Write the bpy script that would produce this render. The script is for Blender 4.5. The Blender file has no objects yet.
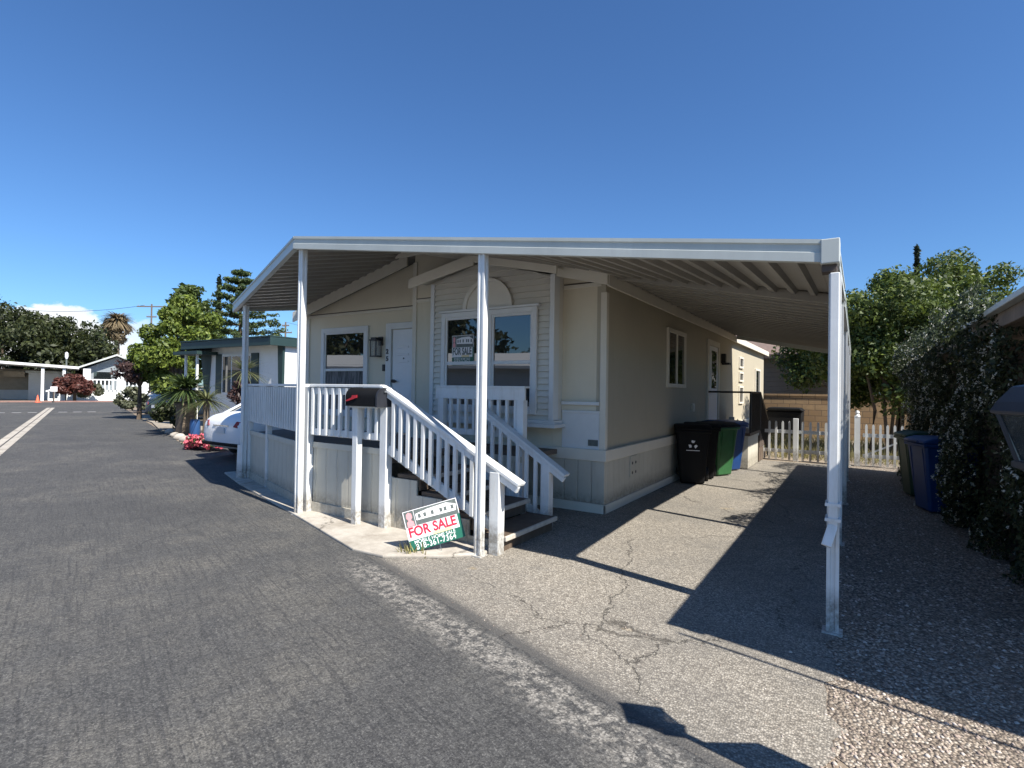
import bpy, bmesh, math, random
import numpy as np
from mathutils import Vector, Matrix
random.seed(7); RNG = np.random.default_rng(7)
scene = bpy.context.scene
COL = scene.collection
PI = math.pi

# ------------------------------------------------------------------ camera
# world: x runs right along the house front, y runs away along the house side, z up; camera above the origin
F, YAW, PITCH, ROLL, EYE = 538.17, math.radians(32.5735), math.radians(0.608), math.radians(0.8547), 1.6
fw = Vector((-math.sin(YAW)*math.cos(PITCH), math.cos(YAW)*math.cos(PITCH), math.sin(PITCH)))
r0 = Vector((math.cos(YAW), math.sin(YAW), 0)); u0 = r0.cross(fw)
rt = r0*math.cos(ROLL) + u0*math.sin(ROLL); up = -r0*math.sin(ROLL) + u0*math.cos(ROLL)
cam = bpy.data.cameras.new('camera'); cam_o = bpy.data.objects.new('camera', cam); COL.objects.link(cam_o)
M = Matrix((rt, up, -fw)).transposed().to_4x4(); M.translation = (0, 0, EYE)
cam_o.matrix_world = M
cam.sensor_fit = 'HORIZONTAL'; cam.sensor_width = 36; cam.lens = F*36/1024
cam.clip_start = 0.05; cam.clip_end = 2000
scene.camera = cam_o

RU = Vector((-0.946, 0.323, 0)).normalized(); RN = Vector((0.323, 0.946, 0)).normalized()   # along / across the street
def road(a, b, z=0.0): return RU*a + RN*b + Vector((0, 0, z))
def bearing(px): 
    d = fw + rt*((px-512)/F); d.z = 0; return d.normalized()
def far(px, a, z=0.0):                      # ground point seen at column px, a metres along the street
    d = bearing(px); k = a/d.dot(RU); p = d*k; return Vector((p.x, p.y, z))
def dist(px, D, z=0.0):
    p = bearing(px)*D; return Vector((p.x, p.y, z))
def zat(p, px, py):                         # height above ground of picture row py at plan position p
    d = fw + rt*((px-512)/F) + up*((384-py)/F)
    return EYE + d.z*math.hypot(p.x, p.y)/math.hypot(d.x, d.y)

# ------------------------------------------------------------------ materials
def newmat(name):
    m = bpy.data.materials.new(name); m.use_nodes = True
    nt = m.node_tree; b = nt.nodes['Principled BSDF']; return m, nt, b
def N(nt, t, **kw):
    n = nt.nodes.new(t)
    for k, v in kw.items():
        if k in n.inputs.keys() if hasattr(n.inputs, 'keys') else False: n.inputs[k].default_value = v
        else: setattr(n, k, v)
    return n
def ramp(nt, fac, stops):
    r = nt.nodes.new('ShaderNodeValToRGB'); nt.links.new(fac, r.inputs[0])
    e = r.color_ramp.elements
    while len(e) < len(stops): e.new(0.5)
    for i, (p, c) in enumerate(stops):
        e[i].position = p; e[i].color = (c, c, c, 1) if isinstance(c, (int, float)) else (*c, 1)
    return r.outputs[0]
def noise(nt, vec, scale, detail=3, rough=.6, dist_=0):
    n = nt.nodes.new('ShaderNodeTexNoise'); n.inputs['Scale'].default_value = scale
    n.inputs['Detail'].default_value = detail; n.inputs['Roughness'].default_value = rough; n.inputs['Distortion'].default_value = dist_
    if vec is not None: nt.links.new(vec, n.inputs['Vector'])
    return n.outputs['Fac']
def mixc(nt, fac, a, b, blend='MIX'):
    n = nt.nodes.new('ShaderNodeMix'); n.data_type = 'RGBA'; n.blend_type = blend
    for sock, v in ((n.inputs[0], fac), (n.inputs[6], a), (n.inputs[7], b)):
        if isinstance(v, (int, float)): sock.default_value = v if sock.type == 'VALUE' else (v, v, v, 1)
        elif isinstance(v, tuple): sock.default_value = (*v, 1)
        else: nt.links.new(v, sock)
    return n.outputs[2]
def math_(nt, op, a, b=None, c=None):
    n = nt.nodes.new('ShaderNodeMath'); n.operation = op
    for i, v in enumerate((a, b, c)):
        if v is None: continue
        if isinstance(v, (int, float)): n.inputs[i].default_value = v
        else: nt.links.new(v, n.inputs[i])
    return n.outputs[0]
def pos(nt): return nt.nodes.new('ShaderNodeNewGeometry').outputs['Position']
def objco(nt): return nt.nodes.new('ShaderNodeTexCoord').outputs['Object']
def mapping(nt, vec, scale=(1,1,1), rot=(0,0,0), loc=(0,0,0)):
    n = nt.nodes.new('ShaderNodeMapping'); nt.links.new(vec, n.inputs[0])
    n.inputs['Scale'].default_value = scale; n.inputs['Rotation'].default_value = rot; n.inputs['Location'].default_value = loc
    return n.outputs[0]
def bump(nt, b, h, strength, distance=.01):
    n = nt.nodes.new('ShaderNodeBump'); n.inputs['Strength'].default_value = strength; n.inputs['Distance'].default_value = distance
    nt.links.new(h, n.inputs['Height']); nt.links.new(n.outputs[0], b.inputs['Normal']); return n
def sep(nt, vec):
    n = nt.nodes.new('ShaderNodeSeparateXYZ'); nt.links.new(vec, n.inputs[0]); return n.outputs

def paint(name, col, rough=.5, var=.12, scale=3.0, dirt=None, grooves=None, metallic=0.0, bumpy=.06, lowdirt=0, gstr=.8):
    """painted surface: slight tone drift, fine grain, optional dirt colour, optional vertical plank grooves (axis, pitch)"""
    m, nt, b = newmat(name); p = pos(nt)
    n1 = noise(nt, p, scale, 5, .65); n2 = noise(nt, p, scale*14, 3)
    c0 = tuple(max(0, v*(1-var)) for v in col); c1 = tuple(min(1, v*(1+var*.5)) for v in col)
    c = mixc(nt, ramp(nt, n1, [(.3, 0.0), (.7, 1.0)]), c0, c1)
    if dirt:
        st = noise(nt, mapping(nt, p, (6, 6, .8)), 2.0, 6, .7)
        c = mixc(nt, ramp(nt, st, [(.52, 0.0), (.8, .55)]), c, dirt)
    if lowdirt:
        z = sep(nt, p)[2]
        zz = math_(nt, 'SUBTRACT', math_(nt, 'ADD', z, math_(nt, 'MULTIPLY', n1, -.25)), .05)
        nd = noise(nt, p, 22, 4, .75); c = mixc(nt, math_(nt, 'MULTIPLY', ramp(nt, zz, [(0.0, lowdirt), (.14, 0.0)]), ramp(nt, nd, [(.35, .3), (.6, 1.0)])), c, (.16, .13, .09))
    nt.links.new(c, b.inputs['Base Color']); b.inputs['Roughness'].default_value = rough; b.inputs['Metallic'].default_value = metallic
    h = math_(nt, 'MULTIPLY', n2, bumpy)
    if grooves:
        ax, pitch = grooves
        x = sep(nt, p)[ax]
        fr = math_(nt, 'FRACT', math_(nt, 'DIVIDE', math_(nt, 'ADD', x, 100.03), pitch))
        g = ramp(nt, math_(nt, 'ABSOLUTE', math_(nt, 'SUBTRACT', fr, .5)), [(0.0, 0.0), (.035/pitch*.2, 0.0), (.06/pitch*.2, 1.0)])
        h = math_(nt, 'ADD', h, g)
    bump(nt, b, h, gstr if grooves else .5, .02 if grooves else .006)
    return m

MT = {}
MT['white'] = paint('white_paint', (.76, .77, .755), .45, .12, 2.5, dirt=(.50, .46, .38), lowdirt=.75)
MT['white_clean'] = paint('white_trim_paint', (.76, .77, .76), .45, .06)
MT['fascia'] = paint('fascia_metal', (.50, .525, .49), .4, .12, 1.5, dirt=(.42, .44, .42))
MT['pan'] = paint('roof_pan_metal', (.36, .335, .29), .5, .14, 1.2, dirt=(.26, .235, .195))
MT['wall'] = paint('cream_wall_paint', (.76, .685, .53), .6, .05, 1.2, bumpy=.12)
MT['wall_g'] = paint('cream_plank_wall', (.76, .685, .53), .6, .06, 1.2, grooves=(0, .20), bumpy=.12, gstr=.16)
MT['wall_side_shaded'] = paint('cream_side_wall_shaded', (.48, .43, .325), .6, .05, 1.2, grooves=(1, .20), bumpy=.12, gstr=.5)  # same cream paint as the front, shade put in as a darker colour
MT['lap'] = paint('lap_siding_paint', (.77, .74, .66), .55, .05, 1.5)
MT['skirt_trim'] = paint('skirting_trim_paint', (.60, .57, .48), .6, .1, 2, dirt=(.4, .37, .3), lowdirt=.5)
MT['trim'] = paint('cream_trim_paint', (.76, .71, .60), .5, .05)
MT['skirt_f'] = paint('skirting_front', (.58, .55, .46), .6, .1, 1.5, grooves=(0, .2), dirt=(.4, .37, .3), lowdirt=.6)
MT['skirt_s'] = paint('skirting_side', (.58, .55, .46), .6, .1, 1.5, grooves=(1, .2), dirt=(.4, .37, .3), lowdirt=.6)
MT['roofing'] = paint('grey_shingle_roof', (.25, .24, .22), .85, .2, 8)
MT['door'] = paint('white_door_paint', (.84, .85, .86), .4, .04)
MT['black'] = paint('black_metal', (.015, .015, .017), .4, .2)
MT['blackplastic'] = paint('black_plastic', (.007, .007, .0075), .7, .3, 4, dirt=(.016, .015, .014))
MT['blackplastic'].node_tree.nodes['Principled BSDF'].inputs['Specular IOR Level'].default_value = .2
MT['greenplastic'] = paint('green_plastic', (.025, .11, .035), .5, .2, 4)
MT['dkgreen'] = paint('dark_green_plastic', (.010, .052, .028), .5, .2, 4)
MT['blueplastic'] = paint('blue_plastic', (.006, .042, .16), .5, .2, 4)
MT['red'] = paint('red_paint', (.55, .03, .04), .5)
MT['step'] = paint('brown_step_boards', (.12, .085, .06), .75, .35, 5, dirt=(.22, .17, .12))
MT['deckfloor'] = paint('deck_boards', (.17, .13, .10), .75, .3, 3)
MT['nosing'] = paint('step_nosing', (.55, .5, .43), .6, .25, 8, dirt=(.25, .2, .15))
MT['dkwood'] = paint('dark_brown_shadow_gap', (.10, .075, .06), .7, .3, 4)
MT['eave'] = paint('brown_weathered_wood', (.22, .17, .13), .8, .35, 4, dirt=(.1, .08, .06))
MT['dkgreenpaint'] = paint('dark_green_trim_paint', (.02, .045, .044), .5, .12)
MT['greyblue'] = paint('grey_blue_siding', (.24, .27, .29), .6, .08, grooves=(2, .2))
MT['brownsiding'] = paint('brown_siding', (.20, .175, .135), .7, .12, grooves=(2, .22))
MT['tileroof'] = paint('red_tile_roof', (.19, .135, .11), .8, .25, 6)
MT['carwhite'] = paint('white_car_paint', (.80, .81, .82), .2, .02, bumpy=0)
MT['cardark'] = paint('dark_blue_car_paint', (.02, .03, .05), .25, .05, bumpy=0)
MT['tyre'] = paint('tyre_rubber', (.02, .02, .02), .8, .2)
MT['chrome'] = paint('bright_metal', (.6, .6, .6), .25, .1, metallic=.9, bumpy=0)
MT['taillight'] = paint('tail_light_lens', (.28, .02, .02), .2, .1, bumpy=0)
MT['plate'] = paint('plate_white', (.62, .64, .66), .4, .05)
MT['cone'] = paint('orange_plastic', (.75, .16, .08), .5, .1)
MT['sign_white'] = paint('sign_plastic', (.80, .78, .78), .45, .04)
MT['sign_green'] = paint('sign_green_print', (.01, .12, .075), .45, .05)
MT['sign_red'] = paint('sign_red_print', (.62, .02, .05), .45, .05)
MT['sign_pink'] = paint('sign_pink_print', (.75, .32, .33), .45, .1)
MT['sign_yellow'] = paint('sign_yellow_print', (.78, .62, .35), .45, .05)
MT['sign_grey'] = paint('sign_grey_print', (.12, .14, .13), .45, .3, 30)
MT['trunk'] = paint('bark', (.12, .09, .065), .9, .35, 9, bumpy=.8)
MT['palmtrunk'] = paint('palm_bark', (.16, .125, .09), .9, .4, 14, bumpy=.8)
MT['curb'] = paint('concrete_kerb', (.5, .47, .42), .85, .2, 3, dirt=(.3, .27, .22))
MT['redcurb'] = paint('red_kerb_paint', (.30, .17, .14), .8, .3, 3, dirt=(.3, .27, .24))
MT['pole'] = paint('weathered_pole_wood', (.14, .11, .09), .85, .2)
MT['tan'] = paint('tan_plaster', (.5, .42, .32), .8, .15)
MT['bluebucket'] = paint('bright_blue_plastic', (.02, .07, .2), .5, .1)
MT['lamp'] = paint('lantern_metal', (.03, .032, .04), .42, .3, 6)

def glass_mat(name, tint=(.012, .015, .017), ior=2.1):
    m, nt, b = newmat(name)
    b.inputs['Base Color'].default_value = (*tint, 1); b.inputs['Roughness'].default_value = .015; b.inputs['IOR'].default_value = ior
    n = noise(nt, pos(nt), 1.3, 2); bump(nt, b, n, .03, .02)
    return m
MT['glass'] = glass_mat('window_glass')
MT['carglass'] = glass_mat('car_glass', (.01, .012, .014), 1.7)
def curtain_mat():
    m, nt, b = newmat('lace_curtain_behind_glass'); p = pos(nt)
    w = noise(nt, mapping(nt, p, (9, 9, 1.2)), 3, 4)
    nt.links.new(ramp(nt, w, [(.35, (.03, .035, .04)), (.65, (.2, .21, .22))]), b.inputs['Base Color'])
    b.inputs['Roughness'].default_value = .05; b.inputs['IOR'].default_value = 1.6
    return m
MT['curtain'] = curtain_mat()
def lampglass():
    m, nt, b = newmat('lantern_glass'); p = pos(nt)
    nt.links.new(ramp(nt, noise(nt, p, 12, 3), [(.3, (.22, .225, .225)), (.7, (.42, .425, .42))]), b.inputs['Base Color'])
    b.inputs['Roughness'].default_value = .1; b.inputs['Alpha'].default_value = .35
    return m
MT['lampglass'] = lampglass(); MT['lampglass_dark'] = MT['lampglass'].copy(); MT['lampglass_dark'].name = 'dusty_lantern_glass'
for n_ in MT['lampglass_dark'].node_tree.nodes:
    if n_.type == 'VALTORGB': n_.color_ramp.elements[0].color = (.035, .04, .04, 1); n_.color_ramp.elements[1].color = (.10, .105, .10, 1)
    if n_.type == 'BSDF_PRINCIPLED': n_.inputs['Alpha'].default_value = .65

def leaf_mat(name, dark, light, flower=None, frac=0.0, rough=.55, trans=.28):
    m, nt, b = newmat(name)
    ri = nt.nodes.new('ShaderNodeNewGeometry').outputs['Random Per Island']
    big = noise(nt, pos(nt), .9, 2)
    f = math_(nt, 'ADD', math_(nt, 'MULTIPLY', ri, .6), math_(nt, 'MULTIPLY', big, .5))
    c = ramp(nt, f, [(.15, dark), (.85, light)])
    if flower:
        r2 = math_(nt, 'FRACT', math_(nt, 'MULTIPLY', ri, 37.77))
        k = math_(nt, 'GREATER_THAN', r2, 1-frac); c = mixc(nt, k, c, flower)
    nt.links.new(c, b.inputs['Base Color']); b.inputs['Roughness'].default_value = rough
    tr = nt.nodes.new('ShaderNodeBsdfTranslucent'); nt.links.new(c, tr.inputs['Color'])
    mx = nt.nodes.new('ShaderNodeMixShader'); mx.inputs[0].default_value = trans
    nt.links.new(b.outputs[0], mx.inputs[1]); nt.links.new(tr.outputs[0], mx.inputs[2])
    nt.links.new(mx.outputs[0], nt.nodes['Material Output'].inputs[0]); return m
MT['leaf_bright'] = leaf_mat('yellow_green_leaves', (.035, .07, .012), (.19, .24, .035))
MT['leaf_ficus'] = leaf_mat('broad_green_leaves', (.022, .045, .010), (.135, .18, .03))
MT['leaf_mid'] = leaf_mat('mid_green_leaves', (.025, .05, .012), (.11, .15, .03))
MT['leaf_dark'] = leaf_mat('dark_green_leaves', (.012, .020, .007), (.065, .078, .024))
MT['leaf_conifer'] = leaf_mat('conifer_needles', (.02, .045, .015), (.10, .14, .04))
MT['leaf_cypress'] = leaf_mat('cypress_needles', (.008, .016, .009), (.025, .045, .02))
MT['leaf_red'] = leaf_mat('dark_red_leaves', (.05, .018, .015), (.16, .055, .04))
MT['leaf_purple'] = leaf_mat('purple_brown_leaves', (.04, .022, .02), (.10, .055, .05))
MT['leaf_grey'] = leaf_mat('grey_olive_leaves', (.05, .06, .035), (.16, .17, .10))
MT['leaf_palm'] = leaf_mat('dry_palm_fronds', (.10, .075, .04), (.28, .22, .13))
MT['leaf_yucca'] = leaf_mat('yucca_leaves', (.04, .06, .025), (.20, .21, .09))
MT['jasmine'] = leaf_mat('jasmine_leaves', (.010, .017, .006), (.060, .080, .028), (.5, .5, .4), .02)
MT['blossom'] = leaf_mat('pale_jasmine_blossom', (.52, .50, .40), (.74, .72, .62))
MT['flowers'] = leaf_mat('pink_red_flowers', (.35, .02, .05), (.75, .18, .22), (.04, .07, .02), .25)
MT['grassblade'] = leaf_mat('dry_grass_blades', (.10, .09, .03), (.30, .27, .11))

# ---- ground surfaces
def asphalt():
    m, nt, b = newmat('street_asphalt'); p = pos(nt)
    q = mapping(nt, p, rot=(0, 0, math.radians(18.85)))          # x along the street
    big = noise(nt, p, .35, 4, .6, .4); mid = noise(nt, p, 1.7, 5, .7)
    s1 = noise(nt, mapping(nt, q, (1.2, 26, 1)), 1.6, 4, .7, .6); s2 = noise(nt, mapping(nt, q, (30, 1.5, 1)), 1.2, 4, .7, .6)
    fine = noise(nt, p, 120, 4, .8); mid2 = noise(nt, p, 28, 4, .75)
    f = math_(nt, 'ADD', math_(nt, 'MULTIPLY', big, .55), math_(nt, 'MULTIPLY', mid, .45))
    c = ramp(nt, f, [(.34, (.048, .048, .048)), (.5, (.074, .073, .070)), (.63, (.122, .115, .101))])
    st = math_(nt, 'MAXIMUM', ramp(nt, s1, [(.50, 0.0), (.62, 1.0)]), ramp(nt, s2, [(.52, 0.0), (.64, .9)]))
    c = mixc(nt, math_(nt, 'MULTIPLY', st, .62), c, (.030, .030, .032))
    c = mixc(nt, ramp(nt, fine, [(.40, .7), (.50, 0.0)]), c, (.022, .022, .024))
    c = mixc(nt, ramp(nt, mid2, [(.40, .5), (.50, 0.0)]), c, (.030, .030, .031))
    c = mixc(nt, ramp(nt, fine, [(.56, 0.0), (.66, .75)]), c, (.19, .185, .175))
    ckr = math_(nt, 'MULTIPLY', cracks(nt, p, .33, .0035), ramp(nt, noise(nt, p, .5, 2), [(.47, 0.0), (.55, .8)])); c = mixc(nt, ckr, c, (.02, .02, .02))
    oil = ramp(nt, noise(nt, mapping(nt, p, loc=(7, 2, 0)), 1.1, 5, .65), [(.60, 0.0), (.72, .55)]); c = mixc(nt, oil, c, (.035, .035, .036))
    vg = nt.nodes.new('ShaderNodeTexVoronoi'); nt.links.new(p, vg.inputs['Vector']); vg.inputs['Scale'].default_value = 105
    c = mixc(nt, 1.0, c, ramp(nt, sep(nt, vg.outputs['Color'])[0], [(0, .35), (.35, .85), (.7, 1.05), (1, 2.0)]), 'MULTIPLY') if False else mixc(nt, .5, c, mixc(nt, 1.0, c, mixc(nt, ramp(nt, sep(nt, vg.outputs['Color'])[0], [(0, 0.0), (1, 1.0)]), (.30, .30, .30), (1.9, 1.88, 1.82)), 'MULTIPLY'))
    # pale patchy lip and dark overlay band where the street meets the drive
    n = nt.nodes.new('ShaderNodeVectorMath'); n.operation = 'DOT_PRODUCT'; nt.links.new(p, n.inputs[0]); n.inputs[1].default_value = RN
    off = math_(nt, 'ADD', n.outputs['Value'], math_(nt, 'MULTIPLY', math_(nt, 'SUBTRACT', noise(nt, p, 2.2, 6, .75), .5), .34))
    band = ramp(nt, off, [(0, 0.0), (.5, 0.0), (1, 1.0)]); band.node.color_ramp.interpolation = 'LINEAR'
    mr = nt.nodes.new('ShaderNodeMapRange'); nt.links.new(off, mr.inputs[0]); mr.inputs[1].default_value = 1.72; mr.inputs[2].default_value = 2.62
    dust = ramp(nt, mr.outputs[0], [(0, 0.0), (.16, .65), (.34, .75), (.44, 0.0)])
    patch = ramp(nt, noise(nt, p, 16, 5, .75), [(.44, 0.0), (.54, 1.0)])
    agg = nt.nodes.new('ShaderNodeTexVoronoi'); nt.links.new(p, agg.inputs['Vector']); agg.inputs['Scale'].default_value = 95
    aggc = ramp(nt, sep(nt, agg.outputs['Color'])[0], [(0, (.10, .095, .085)), (.6, (.26, .24, .21)), (1, (.46, .43, .38))])
    xx = sep(nt, p)[0]
    here = ramp(nt, math_(nt, 'ADD', math_(nt, 'MULTIPLY', xx, .1), .6), [(.18, 0.0), (.26, 1.0)])
    c = mixc(nt, math_(nt, 'MULTIPLY', math_(nt, 'MULTIPLY', dust, patch), here), c, aggc)
    nt.links.new(c, b.inputs['Base Color']); b.inputs['Roughness'].default_value = .88
    h = math_(nt, 'ADD', fine, math_(nt, 'MULTIPLY', st, -.5)); bump(nt, b, h, .55, .006); return m
def cracks(nt, p, scale, width):
    d = nt.nodes.new('ShaderNodeTexNoise'); d.inputs['Scale'].default_value = 2.2; d.inputs['Detail'].default_value = 6; d.inputs['Roughness'].default_value = .7; nt.links.new(p, d.inputs['Vector'])
    a = nt.nodes.new('ShaderNodeVectorMath'); a.operation = 'MULTIPLY_ADD'; nt.links.new(d.outputs['Color'], a.inputs[0]); a.inputs[1].default_value = (.55,)*3; nt.links.new(p, a.inputs[2])
    fl = mapping(nt, a.outputs[0], (1, 1, 0))
    v = nt.nodes.new('ShaderNodeTexVoronoi'); v.feature = 'DISTANCE_TO_EDGE'; v.inputs['Scale'].default_value = scale; nt.links.new(fl, v.inputs['Vector'])
    return ramp(nt, v.outputs['Distance'], [(0, 1.0), (width*.4, .8), (width, 0.0)])
def aggregate():
    m, nt, b = newmat('worn_drive_asphalt'); p = pos(nt)
    v = nt.nodes.new('ShaderNodeTexVoronoi'); nt.links.new(p, v.inputs['Vector']); v.inputs['Scale'].default_value = 88
    big = noise(nt, p, .6, 5, .65); mid = noise(nt, p, 5, 4, .7)
    stone = ramp(nt, sep(nt, v.outputs['Color'])[0], [(0, (.15, .13, .105)), (.35, (.28, .25, .205)), (.75, (.40, .36, .295)), (1, (.56, .51, .43))])
    c = mixc(nt, ramp(nt, v.outputs['Distance'], [(.3, 0.0), (.75, .7)]), stone, (.09, .08, .068))
    c = mixc(nt, ramp(nt, big, [(.38, .45), (.62, 0.0)]), c, (.12, .115, .105))
    tan = ramp(nt, noise(nt, mapping(nt, p, loc=(3, 1, 0)), 1.6, 4, .6), [(.66, 0.0), (.74, .6)])
    c = mixc(nt, tan, c, (.36, .27, .14))
    n = nt.nodes.new('ShaderNodeVectorMath'); n.operation = 'DOT_PRODUCT'; nt.links.new(p, n.inputs[0]); n.inputs[1].default_value = RN
    off = math_(nt, 'ADD', n.outputs['Value'], math_(nt, 'MULTIPLY', math_(nt, 'SUBTRACT', noise(nt, p, 3, 6, .75), .5), .12))
    mr = nt.nodes.new('ShaderNodeMapRange'); nt.links.new(off, mr.inputs[0]); mr.inputs[1].default_value = 2.0; mr.inputs[2].default_value = 2.6
    c = mixc(nt, ramp(nt, mr.outputs[0], [(0, .9), (.30, .85), (.42, .2), (.6, 0.0)]), c, (.060, .059, .058))
    tyre = ramp(nt, noise(nt, mapping(nt, p, (.9, 5.5, 1), (0, 0, math.radians(14))), 1.4, 5, .7), [(.58, 0.0), (.7, .5)])
    c = mixc(nt, tyre, c, (.085, .083, .08))
    ck = math_(nt, 'MULTIPLY', cracks(nt, p, .42, .0036), ramp(nt, noise(nt, p, .8, 2), [(.4, 0.0), (.5, 1.0)]))
    c = mixc(nt, math_(nt, 'MULTIPLY', ck, .8), c, (.05, .043, .034))
    nt.links.new(c, b.inputs['Base Color']); b.inputs['Roughness'].default_value = .9
    h = math_(nt, 'SUBTRACT', math_(nt, 'SUBTRACT', math_(nt, 'MULTIPLY', mid, .3), v.outputs['Distance']), math_(nt, 'MULTIPLY', ck, 2.0)); bump(nt, b, h, .7, .006); return m
def gravel_mat():
    m, nt, b = newmat('pink_gravel'); p = pos(nt)
    v = nt.nodes.new('ShaderNodeTexVoronoi'); nt.links.new(p, v.inputs['Vector']); v.inputs['Scale'].default_value = 62
    stone = ramp(nt, sep(nt, v.outputs['Color'])[1], [(0, (.12, .095, .075)), (.4, (.29, .235, .18)), (.8, (.45, .38, .30)), (1, (.58, .53, .45))])
    c = mixc(nt, ramp(nt, v.outputs['Distance'], [(.35, 0.0), (.8, .8)]), stone, (.06, .045, .035))
    c = mixc(nt, ramp(nt, noise(nt, p, .9, 4), [(.42, .4), (.6, 0.0)]), c, (.17, .14, .11))
    nt.links.new(c, b.inputs['Base Color']); b.inputs['Roughness'].default_value = .9
    bump(nt, b, math_(nt, 'MULTIPLY', v.outputs['Distance'], -1), 1.0, .014); return m
def stone_mat():
    m, nt, b = newmat('gravel_stone'); ri = nt.nodes.new('ShaderNodeNewGeometry').outputs['Random Per Island']
    c = ramp(nt, ri, [(0, (.10, .075, .06)), (.4, (.30, .225, .175)), (.8, (.5, .41, .34)), (1, (.66, .61, .54))])
    nt.links.new(mixc(nt, .3, c, mixc(nt, noise(nt, pos(nt), 60, 3), (.1, .08, .07), (.6, .5, .42))), b.inputs['Base Color']); b.inputs['Roughness'].default_value = .85; return m
def soil_mat(name, c0, c1, c2):
    m, nt, b = newmat(name); p = pos(nt)
    f = math_(nt, 'ADD', math_(nt, 'MULTIPLY', noise(nt, p, .25, 5, .7), .6), math_(nt, 'MULTIPLY', noise(nt, p, 9, 4, .7), .4))
    nt.links.new(ramp(nt, f, [(.35, c0), (.5, c1), (.65, c2)]), b.inputs['Base Color']); b.inputs['Roughness'].default_value = .95
    bump(nt, b, noise(nt, p, 40, 4, .7), .6, .02); return m
def concrete_mat():
    m, nt, b = newmat('pale_concrete'); p = pos(nt)
    c = ramp(nt, noise(nt, p, 2.5, 6, .7), [(.3, (.27, .235, .19)), (.55, (.45, .41, .35)), (.75, (.55, .51, .45))])
    c = mixc(nt, ramp(nt, noise(nt, p, 60, 3, .7), [(.3, .35), (.5, 0.0)]), c, (.2, .18, .15))
    ck = math_(nt, 'MULTIPLY', cracks(nt, p, .5, .006), .8); c = mixc(nt, ck, c, (.06, .05, .04))
    nt.links.new(c, b.inputs['Base Color']); b.inputs['Roughness'].default_value = .9
    bump(nt, b, noise(nt, p, 70, 3, .7), .3, .004); return m
def block_mat():
    m, nt, b = newmat('slump_block_wall'); p = pos(nt)
    xyz = sep(nt, p); cb = nt.nodes.new('ShaderNodeCombineXYZ')
    nt.links.new(xyz[0], cb.inputs[0]); nt.links.new(xyz[2], cb.inputs[1])
    br = nt.nodes.new('ShaderNodeTexBrick'); nt.links.new(cb.outputs[0], br.inputs['Vector']); br.inputs['Scale'].default_value = 1
    br.inputs['Brick Width'].default_value = .41; br.inputs['Row Height'].default_value = .205; br.inputs['Mortar Size'].default_value = .011
    br.inputs['Color1'].default_value = (.30, .19, .095, 1); br.inputs['Color2'].default_value = (.40, .27, .145, 1); br.inputs['Mortar'].default_value = (.15, .105, .065, 1)
    c = mixc(nt, ramp(nt, noise(nt, p, 5, 5, .7), [(.4, 0.0), (.65, .5)]), br.outputs['Color'], (.26, .18, .11))
    nt.links.new(c, b.inputs['Base Color']); b.inputs['Roughness'].default_value = .9
    bump(nt, b, math_(nt, 'ADD', math_(nt, 'MULTIPLY', br.outputs['Fac'], -1), math_(nt, 'MULTIPLY', noise(nt, p, 25, 3), .3)), .7, .012); return m
MT['asphalt'] = asphalt(); MT['drive'] = aggregate(); MT['gravel'] = gravel_mat(); MT['stone'] = stone_mat()
MT['soil'] = soil_mat('dry_soil', (.14, .11, .08), (.24, .19, .14), (.34, .28, .2))
MT['bed'] = soil_mat('planting_bed_soil', (.16, .13, .1), (.32, .28, .22), (.5, .46, .4))
MT['concrete'] = concrete_mat(); MT['block'] = block_mat()

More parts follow.
